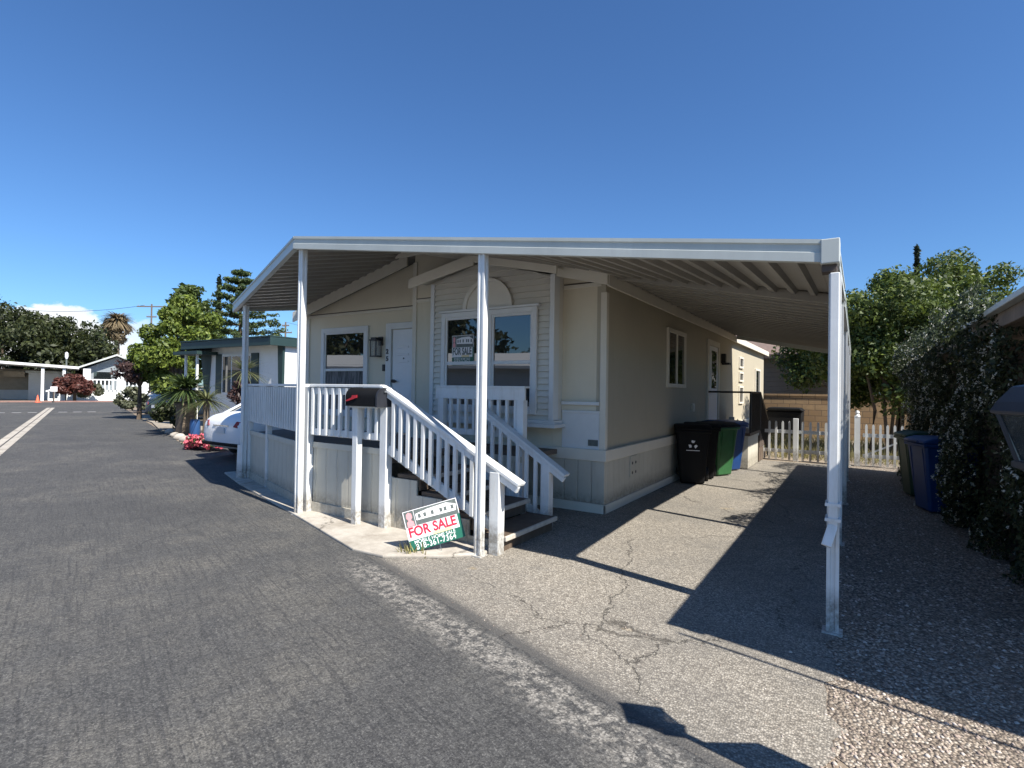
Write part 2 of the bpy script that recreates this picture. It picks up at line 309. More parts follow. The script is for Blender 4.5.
# ------------------------------------------------------------------ mesh helpers
def wloc(o):
    v = Vector((0, 0, 0))
    while o is not None: v += o.location; o = o.parent
    return v
class MB:
    def __init__(s): s.v = []; s.f = []
    def add(s, vs, fs):
        k = len(s.v); s.v += [tuple(p) for p in vs]; s.f += [tuple(i+k for i in f) for f in fs]; return s
    def box(s, x0, x1, y0, y1, z0, z1):
        return s.add([(x0,y0,z0),(x1,y0,z0),(x1,y1,z0),(x0,y1,z0),(x0,y0,z1),(x1,y0,z1),(x1,y1,z1),(x0,y1,z1)],
                     [(0,3,2,1),(4,5,6,7),(0,1,5,4),(1,2,6,5),(2,3,7,6),(3,0,4,7)])
    def bar(s, p, q, w, h, upv=(0,0,1)):
        p, q = Vector(p), Vector(q); d = (q-p).normalized(); u = Vector(upv)
        sd = d.cross(u)
        if sd.length < 1e-4: sd = d.cross(Vector((1,0,0)))
        sd.normalize(); u = sd.cross(d).normalized(); a = sd*w/2; b = u*h/2
        vs = [p-a-b, p+a-b, p+a+b, p-a+b, q-a-b, q+a-b, q+a+b, q-a+b]
        return s.add(vs, [(0,1,2,3),(7,6,5,4),(0,4,5,1),(1,5,6,2),(2,6,7,3),(3,7,4,0)])
    def prism(s, pts, off):
        off = Vector(off); n = len(pts); vs = [Vector(p) for p in pts] + [Vector(p)+off for p in pts]
        return s.add(vs, [tuple(range(n))[::-1], tuple(range(n, 2*n))] + [(i, (i+1) % n, n+(i+1) % n, n+i) for i in range(n)])
    def tube(s, pts, r, n=8, cap=True):
        pts = [Vector(p) for p in pts]; rs = r if isinstance(r, (list, tuple)) else [r]*len(pts); rings = []
        for i, p in enumerate(pts):
            d = (pts[min(i+1, len(pts)-1)] - pts[max(i-1, 0)]).normalized()
            a = d.cross(Vector((0,0,1)))
            if a.length < 1e-3: a = Vector((1,0,0))
            a.normalize(); b = d.cross(a)
            rings.append([p + (a*math.cos(2*PI*k/n) + b*math.sin(2*PI*k/n))*rs[i] for k in range(n)])
        vs = [q for rg in rings for q in rg]; fs = []
        for i in range(len(pts)-1):
            for k in range(n): fs.append((i*n+k, i*n+(k+1) % n, (i+1)*n+(k+1) % n, (i+1)*n+k))
        if cap: fs += [tuple(range(n))[::-1], tuple(range((len(pts)-1)*n, len(pts)*n))]
        return s.add(vs, fs)
    def lathe(s, prof, c, n=16):
        c = Vector(c); vs = []; fs = []
        for r, z in prof: vs += [c + Vector((r*math.cos(2*PI*k/n), r*math.sin(2*PI*k/n), z)) for k in range(n)]
        for i in range(len(prof)-1):
            for k in range(n): fs.append((i*n+k, i*n+(k+1) % n, (i+1)*n+(k+1) % n, (i+1)*n+k))
        fs += [tuple(range(n))[::-1], tuple(range((len(prof)-1)*n, len(prof)*n))]
        return s.add(vs, fs)
    def build(s, name, mat, parent=None, bevel=0, smooth=False, local=False, subsurf=0, solid=0):
        me = bpy.data.meshes.new(name)
        off = Vector((0,0,0)) if (local or parent is None) else wloc(parent)
        me.from_pydata([tuple(Vector(p)-off) for p in s.v], [], s.f); me.validate(); me.update()
        bm = bmesh.new(); bm.from_mesh(me); bmesh.ops.recalc_face_normals(bm, faces=bm.faces); bm.to_mesh(me); bm.free()
        o = bpy.data.objects.new(name, me); COL.objects.link(o)
        if mat: me.materials.append(MT[mat])
        if parent: o.parent = parent
        if solid:
            md = o.modifiers.new('s', 'SOLIDIFY'); md.thickness = solid; md.offset = 0
        if bevel:
            md = o.modifiers.new('b', 'BEVEL'); md.width = bevel; md.segments = 2; md.limit_method = 'ANGLE'; md.angle_limit = math.radians(40)
        if subsurf:
            md = o.modifiers.new('u', 'SUBSURF'); md.levels = subsurf; md.render_levels = subsurf
        if smooth:
            for p in me.polygons: p.use_smooth = True
            if not subsurf: me.set_sharp_from_angle(angle=math.radians(40))
        return o
def fastmesh(name, V, Fq, mat, parent=None, smooth=False):
    """big meshes from numpy arrays of vertices and quads/tris"""
    off = wloc(parent) if parent else Vector((0,0,0))
    V = V - np.array(off)[None]
    me = bpy.data.meshes.new(name); k = Fq.shape[1]
    me.vertices.add(len(V)); me.vertices.foreach_set('co', V.astype(np.float32).ravel())
    me.loops.add(Fq.size); me.loops.foreach_set('vertex_index', Fq.astype(np.int32).ravel())
    me.polygons.add(len(Fq)); me.polygons.foreach_set('loop_start', np.arange(0, Fq.size, k, dtype=np.int32))
    me.update(calc_edges=True); me.validate()
    if smooth: me.polygons.foreach_set('use_smooth', np.ones(len(Fq), bool))
    me.materials.append(MT[mat]); o = bpy.data.objects.new(name, me); COL.objects.link(o)
    if parent: o.parent = parent
    return o
def thing(name, label, cat, loc=(0,0,0), rz=0, group=None):
    o = bpy.data.objects.new(name, None); COL.objects.link(o); o.empty_display_size = .2
    o.location = loc; o.rotation_euler = (0, 0, rz); o['label'] = label; o['category'] = cat
    if group: o['group'] = group
    return o
def tag(o, label, cat, group=None):
    o['label'] = label; o['category'] = cat
    if group: o['group'] = group
    return o
def struct(o, kind='structure'): o['kind'] = kind; return o
def sheet(name, pts, z, mat):
    return struct(MB().add([(p[0], p[1], z) for p in pts], [tuple(range(len(pts)))]).build(name, mat))
def text(name, body, size, origin, rx, ry, mat, parent, extrude=.0008, align='LEFT', xs=1.0, spacing=1.0, bold=.03):
    """lettering with its own baseline direction rx and up direction ry"""
    cu = bpy.data.curves.new(name, 'FONT'); cu.body = body; cu.size = size; cu.align_x = align; cu.extrude = extrude; cu.space_character = spacing; cu.offset = size*bold
    cu.materials.append(MT[mat]); tmp = bpy.data.objects.new('t', cu); me = bpy.data.meshes.new_from_object(tmp); bpy.data.objects.remove(tmp)
    me.name = name; o = bpy.data.objects.new(name, me); COL.objects.link(o)
    rx, ry = Vector(rx).normalized(), Vector(ry).normalized(); nz = rx.cross(ry)
    m = Matrix((rx*xs, ry, nz)).transposed().to_4x4(); m.translation = Vector(origin) - (wloc(parent) if parent else Vector((0,0,0)))
    o.parent = parent; o.matrix_local = m; return o
def dup(root, loc, rz=None, label=None):
    r = root.copy(); COL.objects.link(r); r.location = loc
    if rz is not None: r.rotation_euler = (0, 0, rz)
    if label: r['label'] = label
    for ch in list(root.children):
        c = ch.copy(); COL.objects.link(c); c.parent = r
        for g in list(ch.children):
            d = g.copy(); COL.objects.link(d); d.parent = c
    return r
def copy_part(o, dloc):
    c = o.copy(); COL.objects.link(c); c.location = o.location + Vector(dloc); return c

# ------------------------------------------------------------------ foliage
def leaves(centres, radii, n, size, flat=.0, shell=.55, aspect=.55, seed=1, droop=0.0, core=None):
    """n bent leaf quads spread through a union of ellipsoid clumps, denser toward the skin"""
    r = np.random.default_rng(seed); C = np.array(centres, float); R = np.array(radii, float)
    if R.ndim == 1: R = np.repeat(R[:, None], 3, 1)
    w = (R.prod(1))**(2/3); idx = r.choice(len(C), n, p=w/w.sum())
    d = r.normal(size=(n, 3)); d /= np.linalg.norm(d, axis=1)[:, None]
    rad = shell + (1-shell)*r.random(n)**.7
    wob = 1 + .12*np.sin(d[:, 0]*5+idx) * np.cos(d[:, 2]*6+idx*2)
    P = C[idx] + d*R[idx]*(rad*wob)[:, None]
    nr = d*.7 + r.normal(size=(n, 3))*.75 + np.array([0, 0, .25]); nr /= np.linalg.norm(nr, axis=1)[:, None]
    t = r.normal(size=(n, 3)); t[:, 2] -= droop; t -= (t*nr).sum(1)[:, None]*nr; t /= np.linalg.norm(t, axis=1)[:, None]
    b = np.cross(nr, t); s = size*np.clip(np.exp(r.normal(size=n)*.38), .4, 2.0)[:, None]*.97
    base = P - t*s*.5; tip = P + t*s*.5 - nr*s*.12
    l = P - b*s*aspect*.5 + nr*s*.08; rr = P + b*s*aspect*.5 + nr*s*.08
    V = np.stack([base, rr, tip, l], 1).reshape(-1, 3); Q = np.arange(4*n).reshape(n, 4); return V, Q
def clumpy(center, rx, ry, rz, k, cr, seed, low=-.6, jit=.25):
    """clump centres scattered over an ellipsoid crown"""
    r = np.random.default_rng(seed); out = []; rad = []
    while len(out) < k:
        d = r.normal(size=3); d /= np.linalg.norm(d)
        if d[2] < low: continue
        q = .55 + .45*r.random()**.6 + r.normal()*jit*.2
        out.append((center[0]+d[0]*rx*q, center[1]+d[1]*ry*q, center[2]+d[2]*rz*q)); c = cr*(.6+.8*r.random()); rad.append((c, c, c*.8))
    return out, rad
def limbs(mb, base, top_pts, r0_, seed, fork=.45):
    r = random.Random(seed); base = Vector(base)
    for tp in top_pts:
        tp = Vector(tp); mid = base.lerp(tp, .5) + Vector((r.uniform(-.2, .2), r.uniform(-.2, .2), r.uniform(0, .2)))
        mb.tube([base, mid, tp], [r0_, r0_*.6, r0_*.2], 6)
def tree(label, loc, crown_c, rx, ry, rz, k, cr, n, leaf, mat, trunk_r, seed, cat='tree', name='tree', low=-.6, group=None, trunk_h=None, shell=.35, aspect=.55, trunkmat='trunk'):
    t = thing(name, label, cat, loc, group=group); loc = Vector(loc); c = Vector(crown_c)
    cs, rd = clumpy(c, rx, ry, rz, k, cr, seed, low)
    V, Q = leaves(cs, rd, n, leaf, seed=seed, shell=shell, aspect=aspect)
    fastmesh('crown', V, Q, mat, t)
    mb = MB(); fk = Vector((loc.x+(c.x-loc.x)*.4, loc.y+(c.y-loc.y)*.4, trunk_h if trunk_h else max(.5, (c.z-rz)*.9)))
    mb.tube([loc, loc.lerp(fk, .5)+Vector((.05*trunk_r, 0, 0)), fk], [trunk_r*1.25, trunk_r, trunk_r*.85], 8)
    limbs(mb, fk, cs[:min(10, len(cs))], trunk_r*.6, seed)
    mb.build('trunk', trunkmat, t, smooth=True); return t

# ------------------------------------------------------------------ ground, street, drive
def rp(a, b): p = road(a, b); return (p.x, p.y)
sheet('ground', [(-700, -500), (500, -500), (500, 700), (-700, 700)], 0.0, 'soil')
sheet('street', [rp(-25, -12), rp(75, -12), rp(75, 2.13), rp(-25, 2.13)], .012, 'asphalt')
sheet('cross_street', [rp(46, 2.13), rp(60, 2.13), rp(60, 40), rp(46, 40)], .011, 'asphalt')
sheet('driveway', [(-2.95, 4.0), rp(3.4, 1.9)[0:2], rp(-6, 1.9), (-.05, 2.3), (-.02, 3.2), (-.10, 14.1), (-2.76, 14.1)] if False else
      [rp(5.2, 1.9), rp(.15, 1.9), *[(-.06+.035*math.sin(y_*9)+.03*math.sin(y_*23+1)-.05*min(1, (y_-2.2)/1.5), y_) for y_ in [2.25+.11*k_ for k_ in range(60)]], (-.12, 14.15), (-3.4, 14.15), (-3.4, 5.0), (-4.6, 4.6)], .006, 'drive')
sheet('gravel_yard', [rp(-.6, 2.0), rp(-9, 2.0), (9, 16), (-.3, 16), (-.3, 3)], .003, 'gravel')
sheet('neighbour_driveway', [rp(9.3, 2.0), rp(16.5, 2.0), (-13.6, 18), (-9.5, 18)], .008, 'asphalt')
cp = [(-9.6, 5.42), (-8.39, 4.97), (-5.61, 4.1), (-4.11, 3.6), (-3.72, 3.62), (-3.25, 3.95), (-3.0, 4.22), (-3.0, 4.5), (-6, 5.2), (-9.2, 6.9)]
struct(MB().prism([(x, y, 0) for x, y in cp], (0, 0, .035)).build('concrete_apron', 'concrete', bevel=.012))
g = MB()
for a0 in range(-20, 45, 5):
    for b0, b1 in ((-1.74, -1.57), (-1.53, -1.36)):
        P = [road(a0+.01, b0), road(a0+4.99, b0), road(a0+4.99, b1), road(a0+.01, b1)]
        g.prism([(p.x, p.y, 0) for p in P], (0, 0, .02))
struct(g.build('concrete_gutter', 'concrete'))
g = MB()
for k in range(7):
    for side in (-1, 1):
        pass
for b0 in [x*.62-7.2 for x in range(13)]:
    if -2.2 < b0 < -1.2: continue
    if b0 < 1.0:
        P = [road(38.0, b0), road(38.35, b0), road(38.35, b0+.36), road(38.0, b0+.36)]; g.add([(p.x, p.y, .0165) for p in P], [(0, 1, 2, 3)])
struct(g.build('speed_hump_marking', 'white'))
# kerbs and planting bed on the far side of the neighbour's drive
bed = [rp(15.8, 2.15), rp(18.5, 2.3), rp(22, 2.1), rp(26.5, 2.25), rp(31, 2.0), rp(33, 3.2), rp(29, 7), rp(20, 7), rp(16.8, 5)]
struct(MB().prism([(x, y, 0) for x, y in bed], (0, 0, .05)).build('planting_bed', 'bed'))
kb = MB(); kb.bar(road(58.3, -12, .06), road(58.3, 12, .06), .35, .12); struct(kb.build('red_kerb', 'redcurb'))
sheet('far_yard', [rp(58.5, -25), rp(110, -25), rp(110, 25), rp(58.5, 25)], .014, 'concrete')

# loose stones lying on the gravel, and a few strays on the street edge
def stones(n, region, smin, smax, seed):
    r = np.random.default_rng(seed); pts = []
    while len(pts) < n:
        x, y = region(r); pts.append((x, y))
    base = np.array([(1,0,0),(-1,0,0),(0,1,0),(0,-1,0),(0,0,1),(0,0,-1)], float)
    tri = np.array([(0,2,4),(2,1,4),(1,3,4),(3,0,4),(2,0,5),(1,2,5),(3,1,5),(0,3,5)])
    V = np.zeros((n, 6, 3)); 
    for i, (x, y) in enumerate(pts):
        s = smin + (smax-smin)*r.random()**2; sc = s*np.array([1, .6+.5*r.random(), .4+.35*r.random()]); a = r.random()*6.28
        b = base*sc*(1+r.normal(size=(6, 3))*.12); c, sn = math.cos(a), math.sin(a)
        V[i] = np.stack([b[:, 0]*c-b[:, 1]*sn+x, b[:, 0]*sn+b[:, 1]*c+y, b[:, 2]+s*.25], 1)
    Fq = (tri[None]+np.arange(n)[:, None, None]*6).reshape(-1, 3); return V.reshape(-1, 3), Fq
def greg(r):
    while True:
        y = 2.2 + 10*r.random()**1.8; x = -.55 + 1.8*r.random()
        if (x > -.12 or r.random() < .28*(1-(-.12-x)/.43)**3) and (x*.323+y*.946) > 2.15: return x, y
V, Q = stones(9000, greg, .006, .017, 3); struct(fastmesh('gravel', V, Q, 'stone', smooth=True), 'stuff')
def dreg(r):
    y = 2.3+5*r.random()**1.5; x = -4+4*r.random()
    return x, y
V, Q = stones(500, dreg, .003, .008, 5); V[:, 2] += .006; struct(fastmesh('loose_pebbles', V, Q, 'stone', smooth=True), 'stuff')

# ------------------------------------------------------------------ the mobile home
XL, XR, XA = -9.35, -2.76, -6.05          # left wall, right wall, ridge
YL, YR, YB = 6.92, 6.57, 21.0             # recessed left front, right front, back
XS = -6.12                                # where the front steps forward
ZF = .80                                  # top of skirting
def roofz(x): return 3.93 - .255*abs(x-XA)
home = thing('mobile_home', 'cream double-wide mobile home with bay window and number 25 by its door', 'house', (XR, YR, 0))
w = MB()
def gable(x0, x1, y, yb, z0):
    xs = sorted([x0, x1] + ([XA] if x0 < XA < x1 else []))
    pts = [(x0, y, z0), (x1, y, z0)] + [(x, y, roofz(x)-.06) for x in reversed(xs)]
    return pts
w.prism(gable(XL, XS, YL, YB, ZF), (0, .12, 0)); w.prism(gable(XS, XR-.12, YR, YB, ZF), (0, .12, 0))
w.box(XS-.01, XS+.11, YR+.12, YL, ZF, roofz(XS)-.1)
w.build('front_wall', 'wall_g', home)
w = MB(); w.box(XR-.12, XR, YR, YB, ZF, roofz(XR)-.06); w.build('side_wall', 'wall_side_shaded', home)
w = MB(); w.box(XL, XL+.12, YL+.12, YB, ZF, roofz(XL)-.06); w.box(XL, XR, YB-.12, YB, ZF, roofz(XR)-.1); w.build('rear_wall', 'wall_side_shaded', home)
# skirting with base board
s = MB(); s.box(XS, XR+.015, YR-.015, YR+.1, 0, ZF-.05); s.build('skirting', 'skirt_f', home)
s = MB(); s.box(XR-.1, XR+.017, YR+.1, YB, 0, ZF-.05); s.build('skirting', 'skirt_s', home)
s = MB(); s.box(XL, XS, YL-.015, YL+.1, 0, ZF-.05); s.build('skirting', 'skirt_f', home)
s = MB()
s.box(XS, XR+.04, YR-.04, YR-.015, 0, .12); s.box(XR+.017, XR+.04, YR-.04, YB, 0, .118)
s.box(XS, XR+.045, YR-.045, YR+.02, ZF-.12, ZF+.03); s.box(XR-.02, XR+.042, YR+.02, YB, ZF-.122, ZF+.028)
s.box(XR-.06, XR+.025, YR-.025, YR, ZF+.03, roofz(XR)-.2); s.box(XR, XR+.024, YR, YR+.06, ZF+.028, roofz(XR)-.2)
s.build('corner_trim', 'trim', home, bevel=.005)
s = MB(); s.box(-3.37, XR-.06, YR-.05, YR-.004, 1.41, 1.455); s.box(-3.37, XR-.06, YR-.03, YR-.003, 1.30, 1.335); s.build('chair_rail', 'white_clean', home, bevel=.004)
s = MB(); s.box(-3.37, XR-.06, YR-.012, YR+.001, ZF+.03, 1.30); s.build('wainscot_panel', 'white_clean', home)
# horizontal trim across the gable, corner boards of the step in the wall
s = MB(); s.box(XL, XS-.02, YL-.02, YL+.005, 2.97, 3.02); s.build('wall_trim', 'trim', home, bevel=.004); s = MB(); s.box(XS-.02, -5.5, YR-.02, YR+.005, 3.0, 3.05); s.build('wall_trim', 'trim', home, bevel=.004); s = MB(); s.box(-3.37, XR-.06, YR-.02, YR+.005, 2.98, 3.03); s.build('wall_trim', 'trim', home, bevel=.004); s = MB()
s.box(XS-.02, XS+.06, YR-.025, YR+.003, ZF, roofz(XS)-.25); s.build('corner_trim', 'trim', home, bevel=.004); s = MB(); s.box(XL-.02, XL+.1, YL-.025, YL+.003, ZF, 3.1); s.build('corner_trim', 'trim', home, bevel=.004)
for x0_, x1_, y_, z_ in ((XL+.1, XS-.02, YL, 3.02), (XS+.06, -5.52, YR, 3.05), (-3.37, XR-.06, YR, 3.03)): MB().box(x0_, x1_, y_-.012, y_+.002, z_+.002, z_+.016).build('shadow_gap_strip', 'dkwood', home)  # dark strip painted in for the shadow gap above each wall trim
# roof slabs, rake boards
r = MB()
for sx, xe in ((-1, XL-.14), (1, XR+.12)):
    yf = YL-.2 if sx < 0 else YR-.2
    r.prism([(XA, yf, roofz(XA)-.03), (xe, yf, roofz(xe)-.03), (xe, yf, roofz(xe)+.03), (XA, yf, roofz(XA)+.03)], (0, YB+.2-yf, 0))
r.build('roof', 'roofing', home)
r = MB()
r.prism([(-6.42, YL-.24, roofz(-6.42)-.16), (XL-.15, YL-.24, roofz(XL-.15)-.16), (XL-.15, YL-.24, roofz(XL-.15)+.035), (-6.42, YL-.24, roofz(-6.42)+.035)], (0, .038, 0))
r.prism([(XA-.3, YR-.24, roofz(XA+.3)-.14), (XA+.3, YR-.24, roofz(XA+.3)-.14), (XR+.12, YR-.24, roofz(XR+.12)-.12), (XR+.12, YR-.24, roofz(XR+.12)+.035), (XA, YR-.24, roofz(XA)+.035)], (0, .038, 0))
r.build('rake_board', 'trim', home, bevel=.004)
CYE = YR+.2
r = MB(); r.box(XR+.10, XR+.13, YR-.20, YB+.2, roofz(XR+.12)-.13, roofz(XR+.12)+.025); r.box(XR+.085, XR+.115, CYE, 14.95, roofz(XR+.12)+.02, 3.135-.205*.115-.002); r.box(XR, XR+.10, YR-.1, YB+.1, roofz(XR+.12)-.06, roofz(XR+.12)-.03); r.build('eave_board', 'trim', home, bevel=.004)

def window_front(x0, x1, z0, z1, y, parent, sash=None, fw_=.07, lower='glass', name='window', trim='white_clean'):
    """casing, sash rail and panes on a wall that faces -y"""
    f = MB()
    f.box(x0, x0+fw_, y-.045, y, z0, z1); f.box(x1-fw_, x1, y-.045, y, z0, z1); f.box(x0+fw_, x1-fw_, y-.045, y, z1-fw_, z1); f.box(x0+fw_, x1-fw_, y-.05, y, z0, z0+fw_)
    i = .035; a0, a1, c0, c1 = x0+fw_, x1-fw_, z0+fw_, z1-fw_
    f.box(a0, a0+i, y-.03, y, c0, c1); f.box(a1-i, a1, y-.03, y, c0, c1); f.box(a0+i, a1-i, y-.03, y, c1-i, c1); f.box(a0+i, a1-i, y-.03, y, c0, c0+i)
    if sash: f.box(a0+i, a1-i, y-.034, y, sash-.025, sash+.025)
    fo = f.build(name, trim, parent, bevel=.004)
    p = MB(); zs = sash if sash else c0
    p.box(a0+i, a1-i, y-.012, y-.004, (sash+.025) if sash else c0+i, c1-i); p.build('pane', 'glass', fo)
    if sash:
        p = MB(); p.box(a0+i, a1-i, y-.010, y-.003, c0+i, sash-.025); p.build('pane', lower, fo)
    return fo
window_front(-8.86, -7.55, 1.05, 2.74, YL, home, sash=1.93, fw_=.09, lower='curtain')
# front door
d = MB(); d.box(-7.08, -6.95, YL-.05, YL, ZF, 2.75); d.box(-6.95, XS-.025, YL-.05, YL, 2.64, 2.75); dfr = d.build('door_frame', 'white_clean', home, bevel=.004)
d = MB(); d.box(-6.93, XS-.04, YL-.02, YL, ZF+.02, 2.63)
for z0, z1 in ((2.30, 2.34), (2.17, 2.21), (2.04, 2.08)): d.box(-6.82, -6.55, YL-.03, YL-.02, z0, z1)
d.box(-6.84, -6.50, YL-.028, YL-.02, 1.0, 1.55); door = d.build('door', 'door', home, bevel=.004)
k = MB(); k.tube([(-6.88, YL-.02, 1.72), (-6.88, YL-.07, 1.72)], .03, 10); k.tube([(-6.88, YL-.07, 1.72), (-6.79, YL-.07, 1.72)], .015, 8); k.build('handle', 'black', door)
k = MB(); k.tube([(-6.66, YL-.02, 2.12), (-6.66, YL-.028, 2.12)], .014, 8); k.build('peephole', 'black', door)
for ch, z in (('2', 2.21), ('5', 2.08)): text('house_number', ch, .115, (-7.06, YL-.052, z), (1,0,0), (0,0,1), 'black', home, .006)
k = MB(); k.box(-7.19, -7.13, YL-.02, YL, 1.9, 2.02); k.build('doorbell', 'black', home, bevel=.005)
k = MB(); k.box(-7.29, -7.19, YL-.03, YL, 2.36, 2.52); k.bar((-7.24, YL-.03, 2.47), (-7.24, YL-.16, 2.47), .05, .03)
k.prism([(-7.33, YL-.21, 2.44), (-7.15, YL-.21, 2.44), (-7.15, YL-.05, 2.44), (-7.33, YL-.05, 2.44)], (0, 0, .02)); k.prism([(-7.30, YL-.20, 2.46), (-7.18, YL-.20, 2.46), (-7.18, YL-.08, 2.46), (-7.30, YL-.08, 2.46)], (0, 0, .035))
for xx in (-7.31, -7.17):
    for yy in (YL-.19, YL-.07): k.box(xx-.006, xx+.006, yy-.006, yy+.006, 2.17, 2.44)
k.box(-7.32, -7.16, YL-.20, YL-.06, 2.15, 2.17); lan = k.build('porch_lantern', 'black', home)
k = MB(); k.box(-7.302, -7.178, YL-.182, YL-.078, 2.172, 2.438); k.build('lantern_glass', 'lampglass', lan)

# bay window box with lap siding, pediment and half-round moulding
BX0, BX1, BY = -5.5, -3.385, 6.33
bay = MB(); bay.prism([(BX0, BY, 1.2), (BX1, BY, 1.2), (BX1, BY, 3.16), (-4.62, BY, 3.44), (BX0, BY, 3.23)], (0, YR-BY, 0)); bayo = bay.build('bay_window', 'lap', home)
lp = MB(); z = 1.26
LP = .084
while z < 3.42:                            # overlapping boards, each tilted out at its foot
    x0, x1 = BX0+.05, BX1-.05
    if z+LP > 3.1:
        lim = lambda zz: (-4.62-(3.44-zz)/.255, -4.62+(3.44-zz)/.255)
        a, b_ = lim(z+LP); a2, b2_ = lim(z); x0, x1 = max(x0, a), min(x1, b_); x0b, x1b = max(BX0+.05, a2), min(BX1-.05, b2_)
    else: x0b, x1b = x0, x1
    if x1-x0 > .02: lp.add([(x0b, BY-.040, z+.004), (x1b, BY-.040, z+.004), (x1, BY-.004, z+LP-.001), (x0, BY-.004, z+LP-.001), (x0b, BY-.008, z+.004), (x1b, BY-.008, z+.004), (x1, BY-.001, z+LP-.001), (x0, BY-.001, z+LP-.001)], [(0,1,2,3), (7,6,5,4), (0,4,5,1), (3,2,6,7), (0,3,7,4), (1,5,6,2)])
    if False: lp.prism([(x0, BY-.040, z+.004), (x0, BY-.004, z+LP-.001), (x0, BY+.001, z+LP-.001), (x0, BY-.012, z+.004)], (x1-x0, 0, 0))
    z += LP
lp.build('lap_siding', 'lap', bayo)
t = MB(); t.box(BX0-.02, BX0+.05, BY-.05, BY-.002, 1.2, 3.2); t.build('corner_board', 'white_clean', bayo, bevel=.004); t = MB(); t.box(BX1-.05, BX1+.02, BY-.05, BY-.002, 1.2, 3.15); t.box(BX1+.002, BX1+.02, BY-.002, BY+.1, 1.2, 3.15)
t.build('corner_board', 'white_clean', bayo, bevel=.004)
t = MB(); t.box(BX0-.06, BX1+.07, BY-.10, YR-.01, 1.10, 1.15); t.prism([(BX0-.02, BY-.06, 1.15), (BX1+.04, BY-.06, 1.15), (BX1+.04, BY-.06, 1.2), (BX0-.02, BY-.06, 1.2)], (0, .25, 0)); t.box(BX0-.04, BX1+.06, BY-.08, BY-.06, 1.15, 1.17)
t.build('sill_moulding', 'white_clean', bayo, bevel=.006)
pd = MB()
ap = (-4.62, 3.54)
for xe, ze, th in ((-5.86, 3.29, .17), (-3.27, 3.22, .13)):
    pd.prism([(ap[0], 6.14, ap[1]-th), (xe, 6.14, ze-th+.02), (xe, 6.14, ze), (ap[0], 6.14, ap[1])], (0, .035, 0))
    pd.prism([(ap[0], 6.175, ap[1]-.03), (xe, 6.175, ze-.03), (xe, 6.175, ze), (ap[0], 6.175, ap[1])], (0, YR-6.18, 0))
pd.build('pediment', 'trim', bayo, bevel=.004)
ar = MB(); n = 20; cx, cz = -4.45, 2.76
for i in range(n):
    a0, a1 = PI*i/n, PI*(i+1)/n
    P = [(cx+ra*math.cos(a), BY-.075, cz+ra*math.sin(a)) for ra, a in ((.37, a0), (.43, a0), (.43, a1), (.37, a1))]
    ar.prism(P, (0, .07, 0))
ar.prism([(cx+.37*math.cos(PI*i/n), BY-.048, cz+.37*math.sin(PI*i/n)) for i in range(n+1)], (0, .04, 0))
ar.build('arch_moulding', 'lap', bayo)
window_front(-5.28, -4.47, 1.27, 2.73, BY-.03, bayo, sash=1.98, fw_=.07)
window_front(-4.43, -3.62, 1.27, 2.73, BY-.03, bayo, sash=1.98, fw_=.07)
h = MB(); h.box(-5.32, -3.58, BY-.095, BY-.03, 2.733, 2.765); h.box(-4.47, -4.43, BY-.07, BY-.03, 1.27, 2.733); h.build('window_head', 'white_clean', bayo, bevel=.004)

# side wall openings
def window_side(y0, y1, z0, z1, x, parent, mullion=None, fw_=.07, name='window', fr='trim'):
    f = MB(); f.box(x, x+.04, y0, y0+fw_, z0, z1); f.box(x, x+.04, y1-fw_, y1, z0, z1); f.box(x, x+.04, y0+fw_, y1-fw_, z1-fw_, z1); f.box(x, x+.045, y0+fw_, y1-fw_, z0, z0+fw_)
    if mullion: f.box(x, x+.03, mullion-.025, mullion+.025, z0+fw_, z1-fw_)
    fo = f.build(name, fr, parent, bevel=.004); p = MB(); p.box(x+.002, x+.010, y0+fw_, y1-fw_, z0+fw_, z1-fw_); p.build('pane', 'glass', fo); return fo
window_side(9.25, 10.42, 1.68, 2.72, XR, home, mullion=9.85)
d = MB(); d.box(XR, XR+.04, 12.2, 12.32, ZF, 2.78); d.box(XR, XR+.04, 13.28, 13.4, ZF, 2.78); d.box(XR, XR+.04, 12.32, 13.28, 2.66, 2.78); d.build('door_frame', 'trim', home, bevel=.004)
d = MB(); d.box(XR, XR+.02, 12.34, 13.26, ZF+.02, 2.65); d.box(XR+.02, XR+.03, 12.46, 12.60, 1.75, 2.5); sd = d.build('door', 'door', home)
d = MB(); d.box(XR+.02, XR+.028, 12.62, 13.1, 1.7, 2.55); d.build('pane', 'glass', sd)
d = MB(); d.box(XR, XR+.1, 13.72, 13.86, 2.32, 2.55); d.box(XR+.02, XR+.2, 13.69, 13.89, 2.28, 2.33); d.build('wall_lamp', 'black', home, bevel=.01)
for y0, z0, z1 in ((16.05, 2.3, 2.62), (16.05, 1.92, 2.2), (16.05, 1.3, 1.8)): window_side(y0, y0+.62, z0, z1, XR, home, fw_=.05)
window_side(18.9, 19.9, 1.0, 2.4, XR, home, fw_=.06)
d = MB(); d.box(XR+.018, XR+.03, 7.48, 7.78, .36, .66); vt = d.build('foundation_vent', 'skirt_s', home)
for zz in (.42, .56):
    for yy in (7.56, 7.70): MB().tube([(XR+.028, yy, zz), (XR+.034, yy, zz)], .022, 10).build('vent_hole', 'black', vt)
d = MB(); d.box(XR, XR+.05, 10.9, 11.05, 1.22, 1.38); d.box(XR+.05, XR+.06, 10.93, 11.02, 1.25, 1.35); d.build('outlet_box', 'trim', home, bevel=.01)
d = MB(); d.box(XR-.22, XR-.08, YR-.02, YR-.004, .875, .955); d.build('name_plate', 'sign_grey', home)

